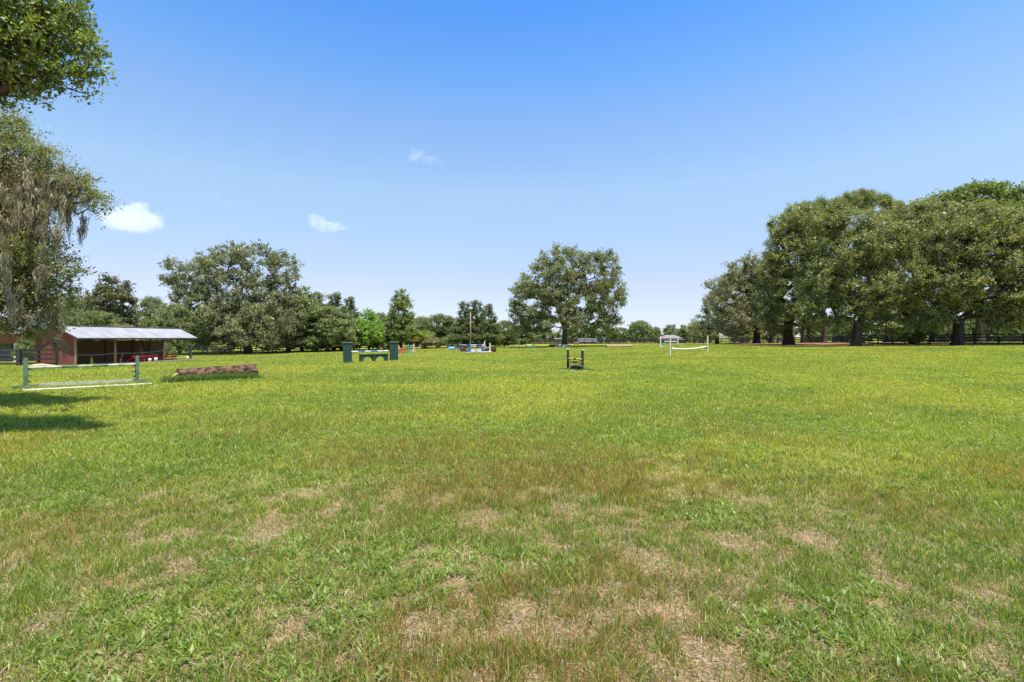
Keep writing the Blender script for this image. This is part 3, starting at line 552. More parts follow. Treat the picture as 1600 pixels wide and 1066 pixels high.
# background trees: prototypes (unit: metres), then copies
def ell(*a): return list(a)
PROTO = {}
def proto(kind):
    if kind in PROTO: return PROTO[kind]
    if kind == 'round': ms = grow(71, [(0, 0, 6.5, 4.2, 4.2, 3.4), (-2.4, 1, 5, 3, 3, 2.6), (2.6, -1, 5.2, 2.8, 3, 2.6), (0.4, -1, 8.6, 2.6, 2.6, 1.6), (0, 0, 2.6, 4.6, 4.4, 2.2)], (0, 0, 1.6), 0.32, 420, 1.0, 85, (0.30, 0.15), (0.055, 0.078, 0.032), (0.145, 0.168, 0.075)); d = (12.0, 10.8)
    if kind == 'tall': ms = grow(72, [(0, 0, 7.5, 3.0, 3.0, 3.4), (-1.6, 0, 5, 2.4, 2.4, 2.4), (1.8, 0, 6.2, 2.2, 2.2, 3.0), (-0.6, 0, 10.2, 1.8, 1.8, 1.8), (1.4, 0, 9.2, 1.2, 1.2, 1.6), (0, 0, 3.2, 3, 3, 1.8)], (0, 0, 2.2), 0.26, 300, 0.85, 75, (0.30, 0.15), (0.060, 0.090, 0.028), (0.165, 0.20, 0.068)); d = (8.0, 12.6)
    if kind == 'cedar': ms = grow(73, [(0, 0, 2.2, 2.7, 2.7, 1.8), (0, 0, 4.6, 2.2, 2.2, 2.2), (0, 0, 7.0, 1.5, 1.5, 2.0), (0, 0, 9.2, 0.75, 0.75, 1.8)], (0, 0, 1.6), 0.22, 280, 0.7, 95, (0.24, 0.10), (0.042, 0.062, 0.026), (0.120, 0.142, 0.066), up=0.9, shell=0.4); d = (6.4, 11.4)
    if kind == 'lime': ms = grow(74, [(0, 0, 4.5, 3.0, 3.0, 3.0), (-1.4, 0, 3.0, 2.6, 2.6, 2.2), (1.6, 0, 3.4, 2.6, 2.6, 2.2), (0.5, 0, 7.2, 1.5, 1.5, 1.4)], (0, 0, 1.4), 0.2, 240, 0.8, 80, (0.28, 0.16), (0.070, 0.130, 0.022), (0.170, 0.265, 0.050)); d = (8.4, 9.2)
    if kind == 'far': ms = grow(75, [(0, 0, 7.5, 6.0, 4.0, 3.8), (-4, 0, 5, 4, 3.5, 3.0), (4, 0, 5.5, 4, 3.5, 3.0), (0, 0, 2.6, 6.5, 4, 2.3)], (0, 0, 1.8), 0.35, 320, 1.35, 60, (0.52, 0.28), (0.050, 0.078, 0.032), (0.13, 0.165, 0.07)); d = (16.5, 12.4)
    if kind == 'magnolia': ms = grow(76, [(0, 0, 7, 3.2, 3.2, 2.2), (0, 0, 9.6, 2.2, 2.2, 1.6), (0, 0, 4.4, 3.4, 3.4, 1.6), (-1.5, 0, 8.2, 2, 2, 1.0)], (0, 0, 3.0), 0.2, 240, 0.95, 75, (0.34, 0.17), (0.035, 0.045, 0.022), (0.11, 0.105, 0.055), flat=0.25, up=0.15); d = (8.2, 11.6)
    if kind == 'farpine': ms = grow(77, [(0, 0, 10, 2.4, 2.4, 1.8), (0.6, 0, 12.2, 1.8, 1.8, 1.2), (-0.8, 0, 8, 2.2, 2.2, 1.2)], (0, 0, 6.5), 0.22, 80, 0.95, 120, (0.5, 0.09), (0.05, 0.078, 0.03), (0.12, 0.155, 0.06), needle=True, sprig=12); d = (6.4, 14)
    if kind == 'bush': ms = grow(78, [(0, 0, 1.3, 1.9, 1.5, 1.2), (-1.2, 0, 0.9, 1.2, 1.2, 0.9), (1.1, 0.3, 1.0, 1.3, 1.2, 0.9)], (0, 0, 0.4), 0.06, 110, 0.42, 60, (0.2, 0.1), (0.06, 0.085, 0.03), (0.16, 0.185, 0.07), step=0.5); d = (5.4, 2.9)
    PROTO[kind] = [ms, d, None]; return PROTO[kind]
_rb = random.Random(9)
def btree(kind, name, label, px, D, top, wpx, group, tint=None, rz=None, cat='tree', basez=None):
    p = proto(kind); ms, (dw, dh) = p[0], p[1]; x = GX(px, D); z = h1(x, D) - 0.05 if basez is None else basez
    if p[2] is None:
        o = empty(name, (x, D, z), 0, label, cat, group)
        link('trunk', ms[0], o, BARK_D); link('crown', ms[1], o, LEAF); p[2] = o
    else:
        o = copy_tree(p[2]); o.name = name; tag(o, label, cat, group); o.location = (x, D, z)
    hh = CAMZ + (HY - top) / F * D - z
    o.scale = (wpx / F * D / dw, wpx / F * D / dw * _rb.uniform(0.85, 1.1), hh / dh); o.rotation_euler = (0, 0, _rb.uniform(0, 6.28) if rz is None else rz)
    return o
LG = 'trees along the far left fence'; FG = 'distant trees beyond the far fence'
btree('magnolia', 'magnolia_tree', 'dark layered magnolia standing behind the ridge of the red shed', 176, 82, 430, 84, LG)
btree('round', 'oak_tree', 'bluish green tree hazy behind the moss just left of the magnolia', 110, 110, 458, 90, LG)
btree('round', 'oak_tree', 'soft green tree between the magnolia and the big left oak', 235, 95, 462, 76, LG)
btree('round', 'oak_tree', 'low bushy tree directly behind the shed roof under the magnolia', 150, 72, 485, 110, LG)
btree('round', 'oak_tree', 'low dense tree closing the gap right behind the last shed post', 280, 78, 474, 90, LG)
btree('tall', 'oak_tree', 'slim dark tree leaning on the right flank of the big left oak', 472, 90, 448, 80, LG)
btree('cedar', 'cedar_tree', 'pointed cedar first right of the big left oak', 494, 92, 452, 72, LG)
btree('cedar', 'cedar_tree', 'double topped cedar whose crown leans over the orange palm', 522, 92, 453, 76, LG)
btree('cedar', 'cedar_tree', 'narrow cedar just left of the lime green tree', 546, 96, 460, 62, LG)
btree('round', 'oak_tree', 'shrubby tree beneath the cedars behind the left green pillar', 512, 88, 478, 120, LG)
btree('lime', 'maple_tree', 'lime green bushy tree behind the arched green jump', 577, 92, 482, 66, LG)
btree('lime', 'maple_tree', 'mid green bushy tree left of the lime one above the jump pole', 553, 98, 488, 56, LG)
btree('tall', 'oak_tree', 'tall upright tree with loose crown behind the right green pillar', 627, 96, 452, 64, LG)
btree('round', 'oak_tree', 'dull green shrubby tree filling behind the left side of the tall upright tree', 600, 100, 488, 66, LG)
btree('round', 'oak_tree', 'rounded olive tree above and right of the green palm', 684, 112, 490, 76, LG)
btree('round', 'oak_tree', 'low dim tree between the palm and the tall upright tree', 652, 118, 494, 76, LG)
btree('cedar', 'cedar_tree', 'left cedar of the three pointed ones behind the wooden pole', 727, 104, 468, 64, LG)
btree('cedar', 'cedar_tree', 'middle cedar of the three pointed ones behind the wooden pole', 745, 104, 466, 64, LG)
btree('cedar', 'cedar_tree', 'right and slimmest cedar of the three behind the wooden pole', 763, 106, 472, 54, LG)
btree('round', 'oak_tree', 'dark low tree at the left foot of the three cedars', 706, 112, 496, 56, LG)
btree('round', 'oak_tree', 'low rounded tree at the right foot of the three cedars', 788, 112, 500, 56, LG)
btree('round', 'oak_tree', 'low shaded tree behind the board fence below the big left oak', 350, 90, 470, 130, LG)
btree('round', 'oak_tree', 'low shaded tree behind the board fence under the cedars', 450, 94, 465, 120, LG)
for k, (px, D, top, wd, lb) in enumerate(((815, 175, 514, 50, 'small distant tree left of the lone oak, nearest the cedars'), (845, 185, 511, 46, 'distant tree seen under the left side of the lone oak'),
        (880, 190, 516, 46, 'distant tree right behind the trunk of the lone oak'), (905, 180, 508, 60, 'distant tree above the metal roofed houses'), (940, 175, 505, 56, 'dark distant tree under the right side of the lone oak'),
        (968, 180, 511, 44, 'low distant tree between the lone oak and the double crowned one'), (1000, 172, 500, 56, 'larger double crowned distant tree left of the small house'), (1024, 180, 510, 34, 'low distant tree touching the left end of the small house'),
        (1078, 175, 508, 42, 'distant tree touching the right side of the small house'), (1100, 165, 500, 46, 'distant tree where the grove begins, right of the small house'),
        (1160, 160, 500, 66, 'distant tree seen low behind the mossy oaks at the grove tip'), (1215, 185, 500, 60, 'distant tree low behind the thick black trunk'), (1275, 150, 496, 70, 'distant tree low behind the straight pine trunks'),
        (1335, 150, 494, 70, 'distant tree low behind the flared grey trunk'), (1395, 145, 492, 76, 'distant tree seen over the near fence, left part'), (1455, 140, 492, 80, 'distant tree seen over the near fence, middle part'),
        (1520, 135, 488, 84, 'distant tree between the largest trunk and the right edge'), (1585, 130, 486, 90, 'distant tree low at the right edge behind the fence'))):
    btree('far', 'oak_tree', lb, px, D, top, wd, FG)
btree('farpine', 'pine_tree', 'small distant pine standing just behind the small house roof', 1046, 190, 507, 24, FG)
btree('far', 'oak_tree', 'broad distant tree directly behind the roof of the small house', 1056, 186, 513, 44, FG)
btree('farpine', 'pine_tree', 'tiny distant pine top right of the small house', 1066, 205, 507, 12, FG)
btree('round', 'oak_tree', 'low round tree between the cedars and the small jump left of the lone oak', 815, 135, 507, 54, LG)
btree('bush', 'shrub', 'green shrub growing against the near fence left of the largest trunk', 1425, 69, 508, 44, None, cat='shrub')
for px, D, wd, tp, lb in ((42, 46, 40, 520, 'shrub in front of the barn at the left behind the rail panel'), (68, 62, 60, 512, 'shrub showing past the left end of the shed under the moss'), (250, 68, 50, 532, 'shrub behind the open last bay of the shed'), (345, 78, 60, 530, 'leafy shrub right of the shed against the fence'), (420, 86, 60, 528, 'shrub under the big left oak beside its trunk'), (480, 90, 50, 528, 'shrub against the fence below the first cedar'),
        (600, 96, 60, 527, 'shrub behind the rail between the green pillars'), (700, 104, 50, 524, 'shrub right of the palm near the yellow weeds'), (780, 112, 60, 524, 'shrub right of the brush barrel by the far fence')):
    btree('bush', 'shrub', lb, px, D, tp, wd, 'shrubs along the left fence', cat='shrub')
# palms
def palm(label, px, D, top, wpx, c_lo, c_hi, seed, name='palm_tree'):
    rs = np.random.RandomState(seed); x = GX(px, D); z = h1(x, D); hgt = CAMZ + (HY - top) / F * D - z; rad = wpx / F * D / 2
    o = empty(name, (x, D, z), 0, label, 'palm'); hub = np.array([0, 0, hgt * 0.50])
    MB().tube([(0, 0, 0), (0.03, 0, hgt * 0.3), hub], [0.26, 0.22, 0.2], 9).build('trunk', BARK, o)
    Vs, Cs = [], []
    for k in range(80):
        az = rs.rand() * 6.283; el = 1.5 - 2.2 * rs.rand() ** 1.4; d = np.array([math.cos(az) * math.cos(el), math.sin(az) * math.cos(el), math.sin(el)])
        st = rad * rs.uniform(0.4, 0.62) * (0.8 + 0.2 * abs(math.cos(el))); p = hub + d * st; s = np.array([-math.sin(az), math.cos(az), 0]); col = np.array(c_lo) + (np.array(c_hi) - np.array(c_lo)) * min(1, max(0, el * 1.1)) * rs.uniform(0.7, 1)
        Vs.append([hub - s * 0.02, hub + s * 0.02, p + s * 0.02, p - s * 0.02]); Cs.append(col)
        for q in range(13):
            a = (q - 6) / 6 * 0.85; dd = d * math.cos(a) + s * math.sin(a); l = rad * rs.uniform(0.45, 0.6); m_ = p + dd * l * 0.55; e = p + dd * l + np.array([0, 0, -l * 0.25]); n_ = np.cross(dd, d + 0.01); w_ = s * 0.035 + d * 0.02
            Vs.append([p, m_ - w_, e, m_ + w_]); Cs.append(col * rs.uniform(0.8, 1.2))
    V = np.array(Vs).reshape(-1, 3); link('fronds', np_mesh('fronds', V, np.arange(len(V)), np.full(len(Vs), 4), np.repeat(np.array(Cs), 4, 0)), o, LEAF)
palm('yellow green cabbage palm with drooping tan fronds left of the blue jumps', 664, 100, 519, 42, (0.22, 0.19, 0.08), (0.24, 0.32, 0.08), 3)
palm('orange brown dying palm half hidden above the left green pillar', 535, 88, 520, 34, (0.24, 0.12, 0.04), (0.36, 0.22, 0.07), 4)
# ------------------------------------------------------------------ fences
def fence(label, pts, hgt, spacing, nb, m, name='board_fence', thick=0.16, cap=False, group=None):
    """pts: ground polyline (x, y)"""
    o = empty(name, (pts[0][0], pts[0][1], h1(*pts[0])), 0, label, 'fence', group); off = Vector(o.location)
    P = [Vector((a, b, 0)) for a, b in pts]; spots = []
    for a, b in zip(P, P[1:]):
        n = max(1, round((b - a).length / spacing)); spots += [a + (b - a) * k / n for k in range(n)]
    spots.append(P[-1]); spots = [Vector((p.x, p.y, h1(p.x, p.y))) for p in spots]
    pm = None
    me = MB().box((0, 0, hgt / 2), (0.14, 0.14, hgt + 0.12)).v
    for k, p in enumerate(spots):
        if pm is None: q = MB().box((0, 0, hgt / 2 - 0.02), (0.14, 0.14, hgt + 0.1)).build('post', m, o); pm = q
        else: q = pm.copy(); COL.objects.link(q); q.parent = o
        q.location = p - off
    for b in range(nb):
        z = hgt * (0.16 + 0.80 * b / max(1, nb - 1)); mb = MB()
        for p, q in zip(spots, spots[1:]):
            d = (q - p).normalized(); nrm = Vector((d.y, -d.x, 0)) * 0.088; nrm = nrm if nrm.y < 0 or (abs(nrm.y) < 0.02) else -nrm
            mb.bar(p - off + Vector((0, 0, z)) + nrm + d * 0.004, q - off + Vector((0, 0, z)) + nrm - d * 0.004, 0.03, thick)
        mb.build('rail', m, o)
    return o
def gp(px, D): return (GX(px, D), D)
fence('black four rail fence running right from the shed under the left trees', [gp(296, 72), gp(400, 81), gp(540, 91), gp(640, 99), gp(700, 103)], 1.4, 2.6, 4, BLACKW)
fence('black board fence along the far middle edge of the field behind the lone oak', [gp(700, 103.4), gp(780, 130), gp(860, 146), gp(1030, 150)], 1.6, 2.6, 4, BLACKW, thick=0.3)
fence('black board fence along the far edge right of the small house to the grove', [gp(1031, 150), gp(1170, 142), gp(1300, 118)], 1.6, 2.6, 4, BLACKW, thick=0.28)
fence('nearer black three rail fence behind the big oak trunks at the right', [gp(1300, 117.6), gp(1330, 84), gp(1420, 73), gp(1600, 65), gp(1850, 60)], 1.5, 2.5, 4, BLACKW, thick=0.17)
fence('dark board fence crossing the paddock far behind the right hand trunks', [gp(1330, 130), gp(1500, 108), gp(1700, 96)], 1.4, 2.6, 3, BLACKG, thick=0.13)
fence('dark brown four rail fence at the left edge in front of the red gable', [gp(-60, 38.6), gp(28, 38.0)], 1.3, 2.3, 4, BLACKG, thick=0.15)
fence('dark rail panel fence touching the left wall of the shed', [gp(32, 38.6), gp(89, 38.9)], 1.35, 1.5, 4, BLACKW, thick=0.15)
fence('pale grey wire and rail paddock panel beside the blue barrel', [gp(702, 92), gp(718, 92)], 1.05, 1.0, 3, WOOD_GR, thick=0.08)
fence('grey weathered rail fence behind the brush barrel', [gp(772, 112), gp(812, 118)], 1.2, 2.4, 3, WOOD_GR, thick=0.12)
# leaf litter under the grove
def litter():
    rs = np.random.RandomState(3); xs = np.linspace(41, 84, 80); V = []; 
    for x in xs:
        D0 = 78.5 - 0.42 * (x - 41) + (vnoise(x / 2.3, 3.0, 8) - 0.5) * 2.4; D0 = max(D0 - 3.0, 61.5 + (vnoise(x / 3, 1, 2) - 0.5) * 2)
        for k in range(10): y = D0 + (24 * (k / 9)); V.append((x, y, h1(x, y) + (0.10 if k else 0.0)))
    n = 10; L = [q for i in range(len(xs) - 1) for j in range(n - 1) for q in (i * n + j, (i + 1) * n + j, (i + 1) * n + j + 1, i * n + j + 1)]
    m = mat('leaf_litter', (0.30, 0.14, 0.075), (0.17, 0.095, 0.055), 1.2, 0.95, bump=1.0, fine=9, spec=0.05)
    o = link('leaf_litter', np_mesh('leaf_litter', np.array(V), np.array(L), np.full(len(L) // 4, 4), smooth=True), None, m)
    tag(o, 'reddish brown fallen leaves covering the ground under the right hand oaks', 'leaf litter', kind='stuff')
litter()
# ------------------------------------------------------------------ shed
def build_shed():
    zb = -0.38; X0, Y0 = -35.5, 39.6; Yb = 54.0; W = 3.3          # front right corner near the camera; runs away along +Y
    o = empty('open_shed', (X0, Y0, zb), 0, 'long red open fronted shed with pale metal roof and rope across its bays', 'shed'); L = Yb - Y0
    er = 2.42; rz_ = 3.28                                             # eave, ridge above base
    # near gable wall in vertical boards
    mb = MB(); n = 20
    for k in range(n):
        a = -W + k * W / n + 0.006; b = -W + (k + 1) * W / n - 0.006
        za = er + (rz_ - er) * (1 - abs((a + W / 2) / (W / 2))); zb_ = er + (rz_ - er) * (1 - abs((b + W / 2) / (W / 2))); y = 0.006 * (k % 2)
        mb.add([(a, y, 0), (b, y, 0), (b, y, zb_), (a, y, za), (a, y + .03, 0), (b, y + .03, 0), (b, y + .03, zb_), (a, y + .03, za)],
               [(0, 1, 2, 3), (7, 6, 5, 4), (0, 4, 5, 1), (3, 2, 6, 7), (1, 5, 6, 2), (0, 3, 7, 4)])
    mb.build('gable_wall', RED, o)
    # back wall in horizontal boards with an open band under the roof; stops before the last bay
    mb = MB(); Lb = L - 0.05
    for k in range(12):
        z = 0.12 + k * 0.172; mb.box((-W + 0.05 + 0.008 * (k % 2), 0.05 + Lb / 2, z), (0.03, Lb - 0.05, 0.171))
    mb.build('back_wall', WOOD_BR, o)
    ys = [0.06, 4.0, 10.1, L - 0.08]
    for k, y in enumerate(ys): MB().tube([(-0.08, y, 0), (-0.09, y, er - 0.05)], [0.105, 0.09], 10).build('post', WOOD if k == 1 else WOOD_GR if k == 3 else WOOD, o)
    MB().box((-0.02, -0.035, er / 2), (0.12, 0.03, er)).build('corner_trim', WOOD, o)
    for y in (0.5, 3.4, 6.7, 10, 12.4, L - 0.1): MB().box((-W + 0.14, y, er / 2), (0.12, 0.12, er)).build('back_post', WOOD_BR, o)
    MB().box((-0.02, L / 2, er + 0.02), (0.06, L, 0.2)).build('front_beam', WOOD_GR, o)
    MB().box((-W + 0.05, L / 2, er + 0.02), (0.06, L, 0.14)).build('back_beam', WOOD_BR, o)
    for k in range(14):
        y = 0.2 + k * (L - 0.4) / 13; mb = MB()
        mb.bar((-W, y, er - 0.04), (-W / 2, y, rz_ - 0.08), 0.05, 0.12); mb.bar((0.0, y, er - 0.04), (-W / 2 + 0.03, y, rz_ - 0.08), 0.05, 0.12); mb.build('rafter', WOOD_BR, o)
    # corrugated roof slopes
    for sgn, nm in ((1, 'front'), (-1, 'back')):
        rows = []; ncol = 170; sl = (rz_ - er) / (W / 2)
        for k in range(ncol + 1):
            y = -0.35 + (L + 0.7) * k / ncol; r_ = 0.014 * math.cos(k * math.pi) 
            xe = 0.38 if sgn > 0 else -W - 0.38; ze = er + 0.12 - 0.38 * sl
            rows += [(-W / 2, y, rz_ + 0.12 + r_), (xe, y, ze + r_), (-W / 2, y, rz_ + 0.105 + r_), (xe, y, ze - 0.02 + r_)]
        fs = []
        for k in range(ncol):
            a = k * 4; b = a + 4; fs += [(a, a + 1, b + 1, b) if sgn > 0 else (a, b, b + 1, a + 1), (a + 2, b + 2, b + 3, a + 3), (a + 1, a + 3, b + 3, b + 1)]
        fs += [(0, 2, 3, 1), (ncol * 4, ncol * 4 + 1, ncol * 4 + 3, ncol * 4 + 2)]
        MB().add(rows, fs).build('roof', TINROOF, o)
    MB().bar((-W / 2, -0.36, rz_ + 0.15), (-W / 2, L + 0.36, rz_ + 0.15), 0.3, 0.03).build('ridge_cap', TINROOF, o)
    MB().box((0.40, L / 2, er - 0.11), (0.03, L + 0.7, 0.13)).build('fascia', BLACKG, o)
    MB().bar((0.36, -0.37, er - 0.05), (-W / 2, -0.37, rz_ + 0.07), 0.03, 0.12).build('barge_board', BLACKG, o)
    MB().box((-W / 2 + 0.06, L / 2, 0.02), (W + 0.3, L, 0.08)).build('dirt_floor', SAND, o)
    # ropes strung between the posts
    zr = [1.0, 1.02, 1.12, 1.05]
    for k in range(3):
        a, b = ys[k], ys[k + 1]; sag = (0.10, 0.16, 0.45)[k]
        r = MB().tube([(0.05, a + (b - a) * t, zr[k] + (zr[k + 1] - zr[k]) * t - sag * 4 * t * (1 - t) * 0.8) for t in [q / 10 for q in range(11)]], 0.022, 6).build('rope', ROPE, None)
        r.location = o.location; tag(r, ('sagging rope across the near bay of the shed, past the lime cone', 'sagging rope across the middle bay of the shed', 'deeply sagging rope across the last open bay of the shed')[k], 'rope', 'ropes across the shed bays')
    # things kept in it
    c = empty('traffic_cone', (X0 - 0.25, Y0 + 1.75, zb + 0.07), 0, 'lime green traffic cone just inside the near bay of the shed', 'cone')
    MB().tube([(0, 0, 0.03), (0, 0, 0.72)], [0.15, 0.03], 14).build('cone_body', CONE, c); MB().box((0, 0, 0.015), (0.38, 0.38, 0.03)).build('base', CONE, c)
    for k, (y, dy, lb) in enumerate(((9.4, 7.3, 'leftmost pole'), (10.3, 7.8, 'second pole from the left'), (10.9, 8.3, 'third pole from the left'), (11.5, 9.2, 'rightmost and flattest pole'))):
        p = MB().tube([(-2.9, y, 2.15 - 0.06 * k), (-0.3, dy, 0.12)], 0.048, 10).build('jump_pole', (WOOD_BR, PINKP, WOOD_BR, WOOD_GR)[k]); p.location = o.location
        tag(p, lb + ' of those leaning against the back wall of the shed', 'pole', 'poles leaning in the shed')
    # red tine implement
    t = empty('farm_drag', (X0 - 1.3, Y0 + 8.4, zb + 0.07), 0, 'low red metal farm drag with long beam lying in the middle bay', 'implement')
    MB().box((0.7, -0.2, 0.5), (0.24, 3.4, 0.24)).build('beam', REDP, t)
    MB().box((0.4, 0, 0.16), (0.9, 2.6, 0.16)).build('deck', REDP, t)
    MB().bar((0.5, -1.6, 0.4), (0.7, -2.5, 0.05), 0.07, 0.07).bar((0.5, 0.4, 0.5), (0.8, 1.4, 0.1), 0.08, 0.08).build('brace', REDP, t)
    t = empty('hay_rake', (X0 - 0.9, Y0 + 11.4, zb + 0.05), 0, 'red wheeled implement with raised arm at the last post of the shed', 'implement')
    MB().bar((0.3, -1.4, 0.25), (0.3, 1.4, 0.35), 0.12, 0.12).bar((0.3, -0.2, 0.3), (0.2, 0.1, 1.1), 0.12, 0.12).build('frame', REDP, t)
    MB().bar((0.2, 0.1, 1.05), (0.4, -1.1, 1.2), 0.08, 0.08).build('arm', REDP, t)
    for y in (-0.9, 0.6):
        mb = MB(); mb.tube([(0.5 + 0.001 * q, y + 0.34 * math.cos(q * math.pi / 9), 0.36 + 0.34 * math.sin(q * math.pi / 9)) for q in range(19)], 0.035, 6)
        for q in range(6): mb.bar((0.5, y, 0.36), (0.5, y + 0.33 * math.cos(q * 1.047), 0.36 + 0.33 * math.sin(q * 1.047)), 0.03, 0.03)
        mb.build('wheel', REDP, t)
    t = empty('saw_horse', (X0 - 0.9, Y0 + 5.7, zb + 0.07), 0.5, 'small crossed red and white trestle at the foot of the middle bay', 'trestle')
    MB().bar((0, -0.4, 0), (0, 0.35, 0.75), 0.06, 0.09).build('arm', WHITEP, t); MB().bar((0.06, 0.4, 0), (0.06, -0.3, 0.7), 0.06, 0.09).build('leg', REDP, t); MB().bar((0.03, -0.1, 0.38), (-0.6, -0.1, 0.38), 0.05, 0.05).build('crossbar', REDP, t)
    for k, (y, s, lb) in enumerate(((7.9, 0.3, 'white bucket at the foot of the leaning poles'), (8.7, 0.34, 'second whitish bucket right of the leaning poles'), (L - 1.0, 0.28, 'small white bucket alone in the last open bay'))):
        b = empty('bucket', (X0 + 0.12, Y0 + y, zb + 0.07), 0, lb, 'bucket', 'white buckets in the shed')
        MB().tube([(0, 0, 0), (0, 0, s)], [s * 0.38, s * 0.48], 14).build('pail', WHITEP, b); MB().tube([(0, -s * .48, s), (0, -s * .3, s * 1.25), (0, 0, s * 1.35), (0, s * .3, s * 1.25), (0, s * .48, s)], 0.01, 5).build('handle', STEEL, b)
    # sand heap by the gable
    rs = np.random.RandomState(1); V = [(0, 0, 0.22)]; 
    for ring, (r_, z_) in enumerate(((0.5, 0.15), (1.0, 0.06), (1.5, 0.0))):
        for k in range(20): V.append((r_ * 1.1 * math.cos(k * 0.314) * rs.uniform(0.85, 1.1), r_ * 0.6 * math.sin(k * 0.314), z_ * rs.uniform(0.7, 1.2)))
    Fc = [(0, 1 + k, 1 + (k + 1) % 20) for k in range(20)] + [(1 + r * 20 + k, 21 + r * 20 + k, 21 + r * 20 + (k + 1) % 20, 1 + r * 20 + (k + 1) % 20) for r in range(2) for k in range(20)]
    s = MB().add(V, Fc, True).build('sand_heap', SAND); s.location = (X0 - 1.6, Y0 - 1.2, h1(X0 - 1.6, Y0 - 1.2) - 0.01); tag(s, 'low heap of orange sand at the foot of the red gable', 'sand heap')
build_shed()
def house(name, label, px, D, wpx, wall_top, roof_top, wallm, roofm, depth=6, hip=0.0, base=None, porch=False, cat='house', nwin=3, rz=0.0):
    x = GX(px, D); z = h1(x, D) if base is None else base; wd = wpx / F * D; hw = CAMZ + (HY - wall_top) / F * D - z; hr = CAMZ + (HY - roof_top) / F * D - z
    o = empty(name, (x, D, z), rz, label, cat); e = 0.4
    MB().box((0, depth / 2, hw / 2), (wd, depth, hw)).build('wall', wallm, o)
    a = wd / 2 + e; V = [(-a, -e, hw + .01), (a, -e, hw + .01), (a, depth + e, hw + .01), (-a, depth + e, hw + .01), (-a + hip + e * (hip > 0), depth / 2, hr), (a - hip - e * (hip > 0), depth / 2, hr)]
    V += [(p[0], p[1], p[2] - 0.12) for p in V[:4]]
    MB().add(V, [(0, 1, 5, 4), (2, 3, 4, 5), (1, 2, 5), (3, 0, 4), (9, 8, 7, 6), (0, 6, 7, 1), (1, 7, 8, 2), (2, 8, 9, 3), (3, 9, 6, 0)]).build('roof', roofm, o)
    for k in range(nwin):
        xx = -wd / 2 + wd * (k + 0.5) / nwin
        f_ = MB().box((xx, -0.03, hw * 0.55), (0.95, 0.06, 1.1)).build('window', WHITEP, o); MB().box((xx, -0.065, hw * 0.55), (0.8, 0.02, 0.95)).build('pane', GLASS, f_)
    return o
house('house', 'small house with brown hip roof beyond the far fence behind the white jumps', 1052, 168, 33, 530.5, 523.5, WALLB, ROOFB, 7, hip=2.0, nwin=3)
house('house', 'long low white house seen on both sides of the lone oak trunk', 884, 185, 32, 531, 527.5, SIDING, TINROOF, 7, nwin=4)
house('house', 'dark low house with pale slanting metal roof right of the lone oak trunk', 919, 165, 26, 534, 529, WALLB, TINROOF, 6, nwin=2)
house('barn', 'dark low barn with thin pale roof edge beyond the right side of the lone oak', 930, 190, 24, 531, 527, BLACKG, TINROOF, 8, nwin=0, cat='barn')
def left_barn():
    o = empty('barn', (-60.0, 52, -0.6), 0, 'red barn with dark opening and white posts behind the moss at the left', 'barn')
    MB().box((0.5, 3, 2.55), (14, 6, 1.1)).build('upper_wall', RED, o); MB().box((0.5, 3.6, 1.0), (9, 4.4, 2.0)).build('inner_wall', GREYW, o); MB().box((0.5, 5.9, 1.0), (13.8, 0.12, 2.0)).build('back_wall', RED, o)
    for x in (-3.6, 1.0, 6.5): MB().box((x + 0.35, 0.1, 1.0), (0.26, 0.18, 2.0)).build('post', WHITEP, o)
    MB().add([(-6.9, -0.5, 3.05), (7.9, -0.5, 3.05), (7.9, 3, 4.4), (-6.9, 3, 4.4), (-6.9, 6.5, 3.05), (7.9, 6.5, 3.05)], [(0, 1, 2, 3), (3, 2, 5, 4), (0, 3, 4), (1, 5, 2)]).build('roof', TINROOF, o)
left_barn()
# ------------------------------------------------------------------ horse jumps
def standard(label, x, y, hgt, m, rz=0.0, cups=(0.35, 0.55, 0.75), w=0.1, foot=0.7, footm=None, group=None, name='jump_standard', base=True, side=1, cross=False, capm=None, fh=0.1):
    o = empty(name, (x, y, h1(x, y) - 0.01), rz, label, 'jump standard', group)
    MB().box((0, 0, hgt / 2), (w, w, hgt)).build('post', m, o, bevel=0.008)
    if capm: MB().box((0, 0, hgt + 0.02), (w * 1.1, w * 1.1, 0.05)).build('cap', capm, o)
    if base:
        f = MB().box((0, w / 2 + 0.025, fh / 2 + .01), (foot, 0.05, fh)).box((0, -w / 2 - 0.025, fh / 2 + .01), (foot, 0.05, fh))
        if cross: f.box((0, 0.42, fh / 2 + .005), (0.05, 0.7, fh)).box((0, -0.42, fh / 2 + .005), (0.05, 0.7, fh))
        f.build('foot', footm or m, o)
    for c in cups: MB().box((side * (w / 2 + 0.055), 0, c), (0.11, 0.08, 0.03)).box((side * (w / 2 + 0.01), 0, c + 0.02), (0.02, w * 1.15, 0.09)).build('cup', STEEL, o)
    return o
def pole(label, p0, p1, r, mats, name='jump_pole', n=12, sag=0.0, group=None, cat='pole'):
    """striped pole: one object, bands as children"""
    p0 = Vector(p0); p1 = Vector(p1); k = len(mats)
    if k == 1:
        o = MB().tube([p0 + (p1 - p0) * t + Vector((0, 0, -sag * 4 * t * (1 - t))) for t in [q / 12 for q in range(13)]], r, n).build(name, mats[0]); tag(o, label, cat, group); return o
    o = empty(name, p0, 0, label, cat, group)
    for q in range(k):
        a = (p1 - p0) * (q / k) ; b = (p1 - p0) * ((q + 1) / k); MB().tube([a, b], r if q % 2 == 0 else r * 1.02, n).build('band', mats[q], o)
    return o
GJ = 'standards of the worn green pole jump'
A = Vector((-19.2, 19.2, 0)); B = Vector((-16.95, 22.0, 0)); ang = math.atan2(B.y - A.y, B.x - A.x)
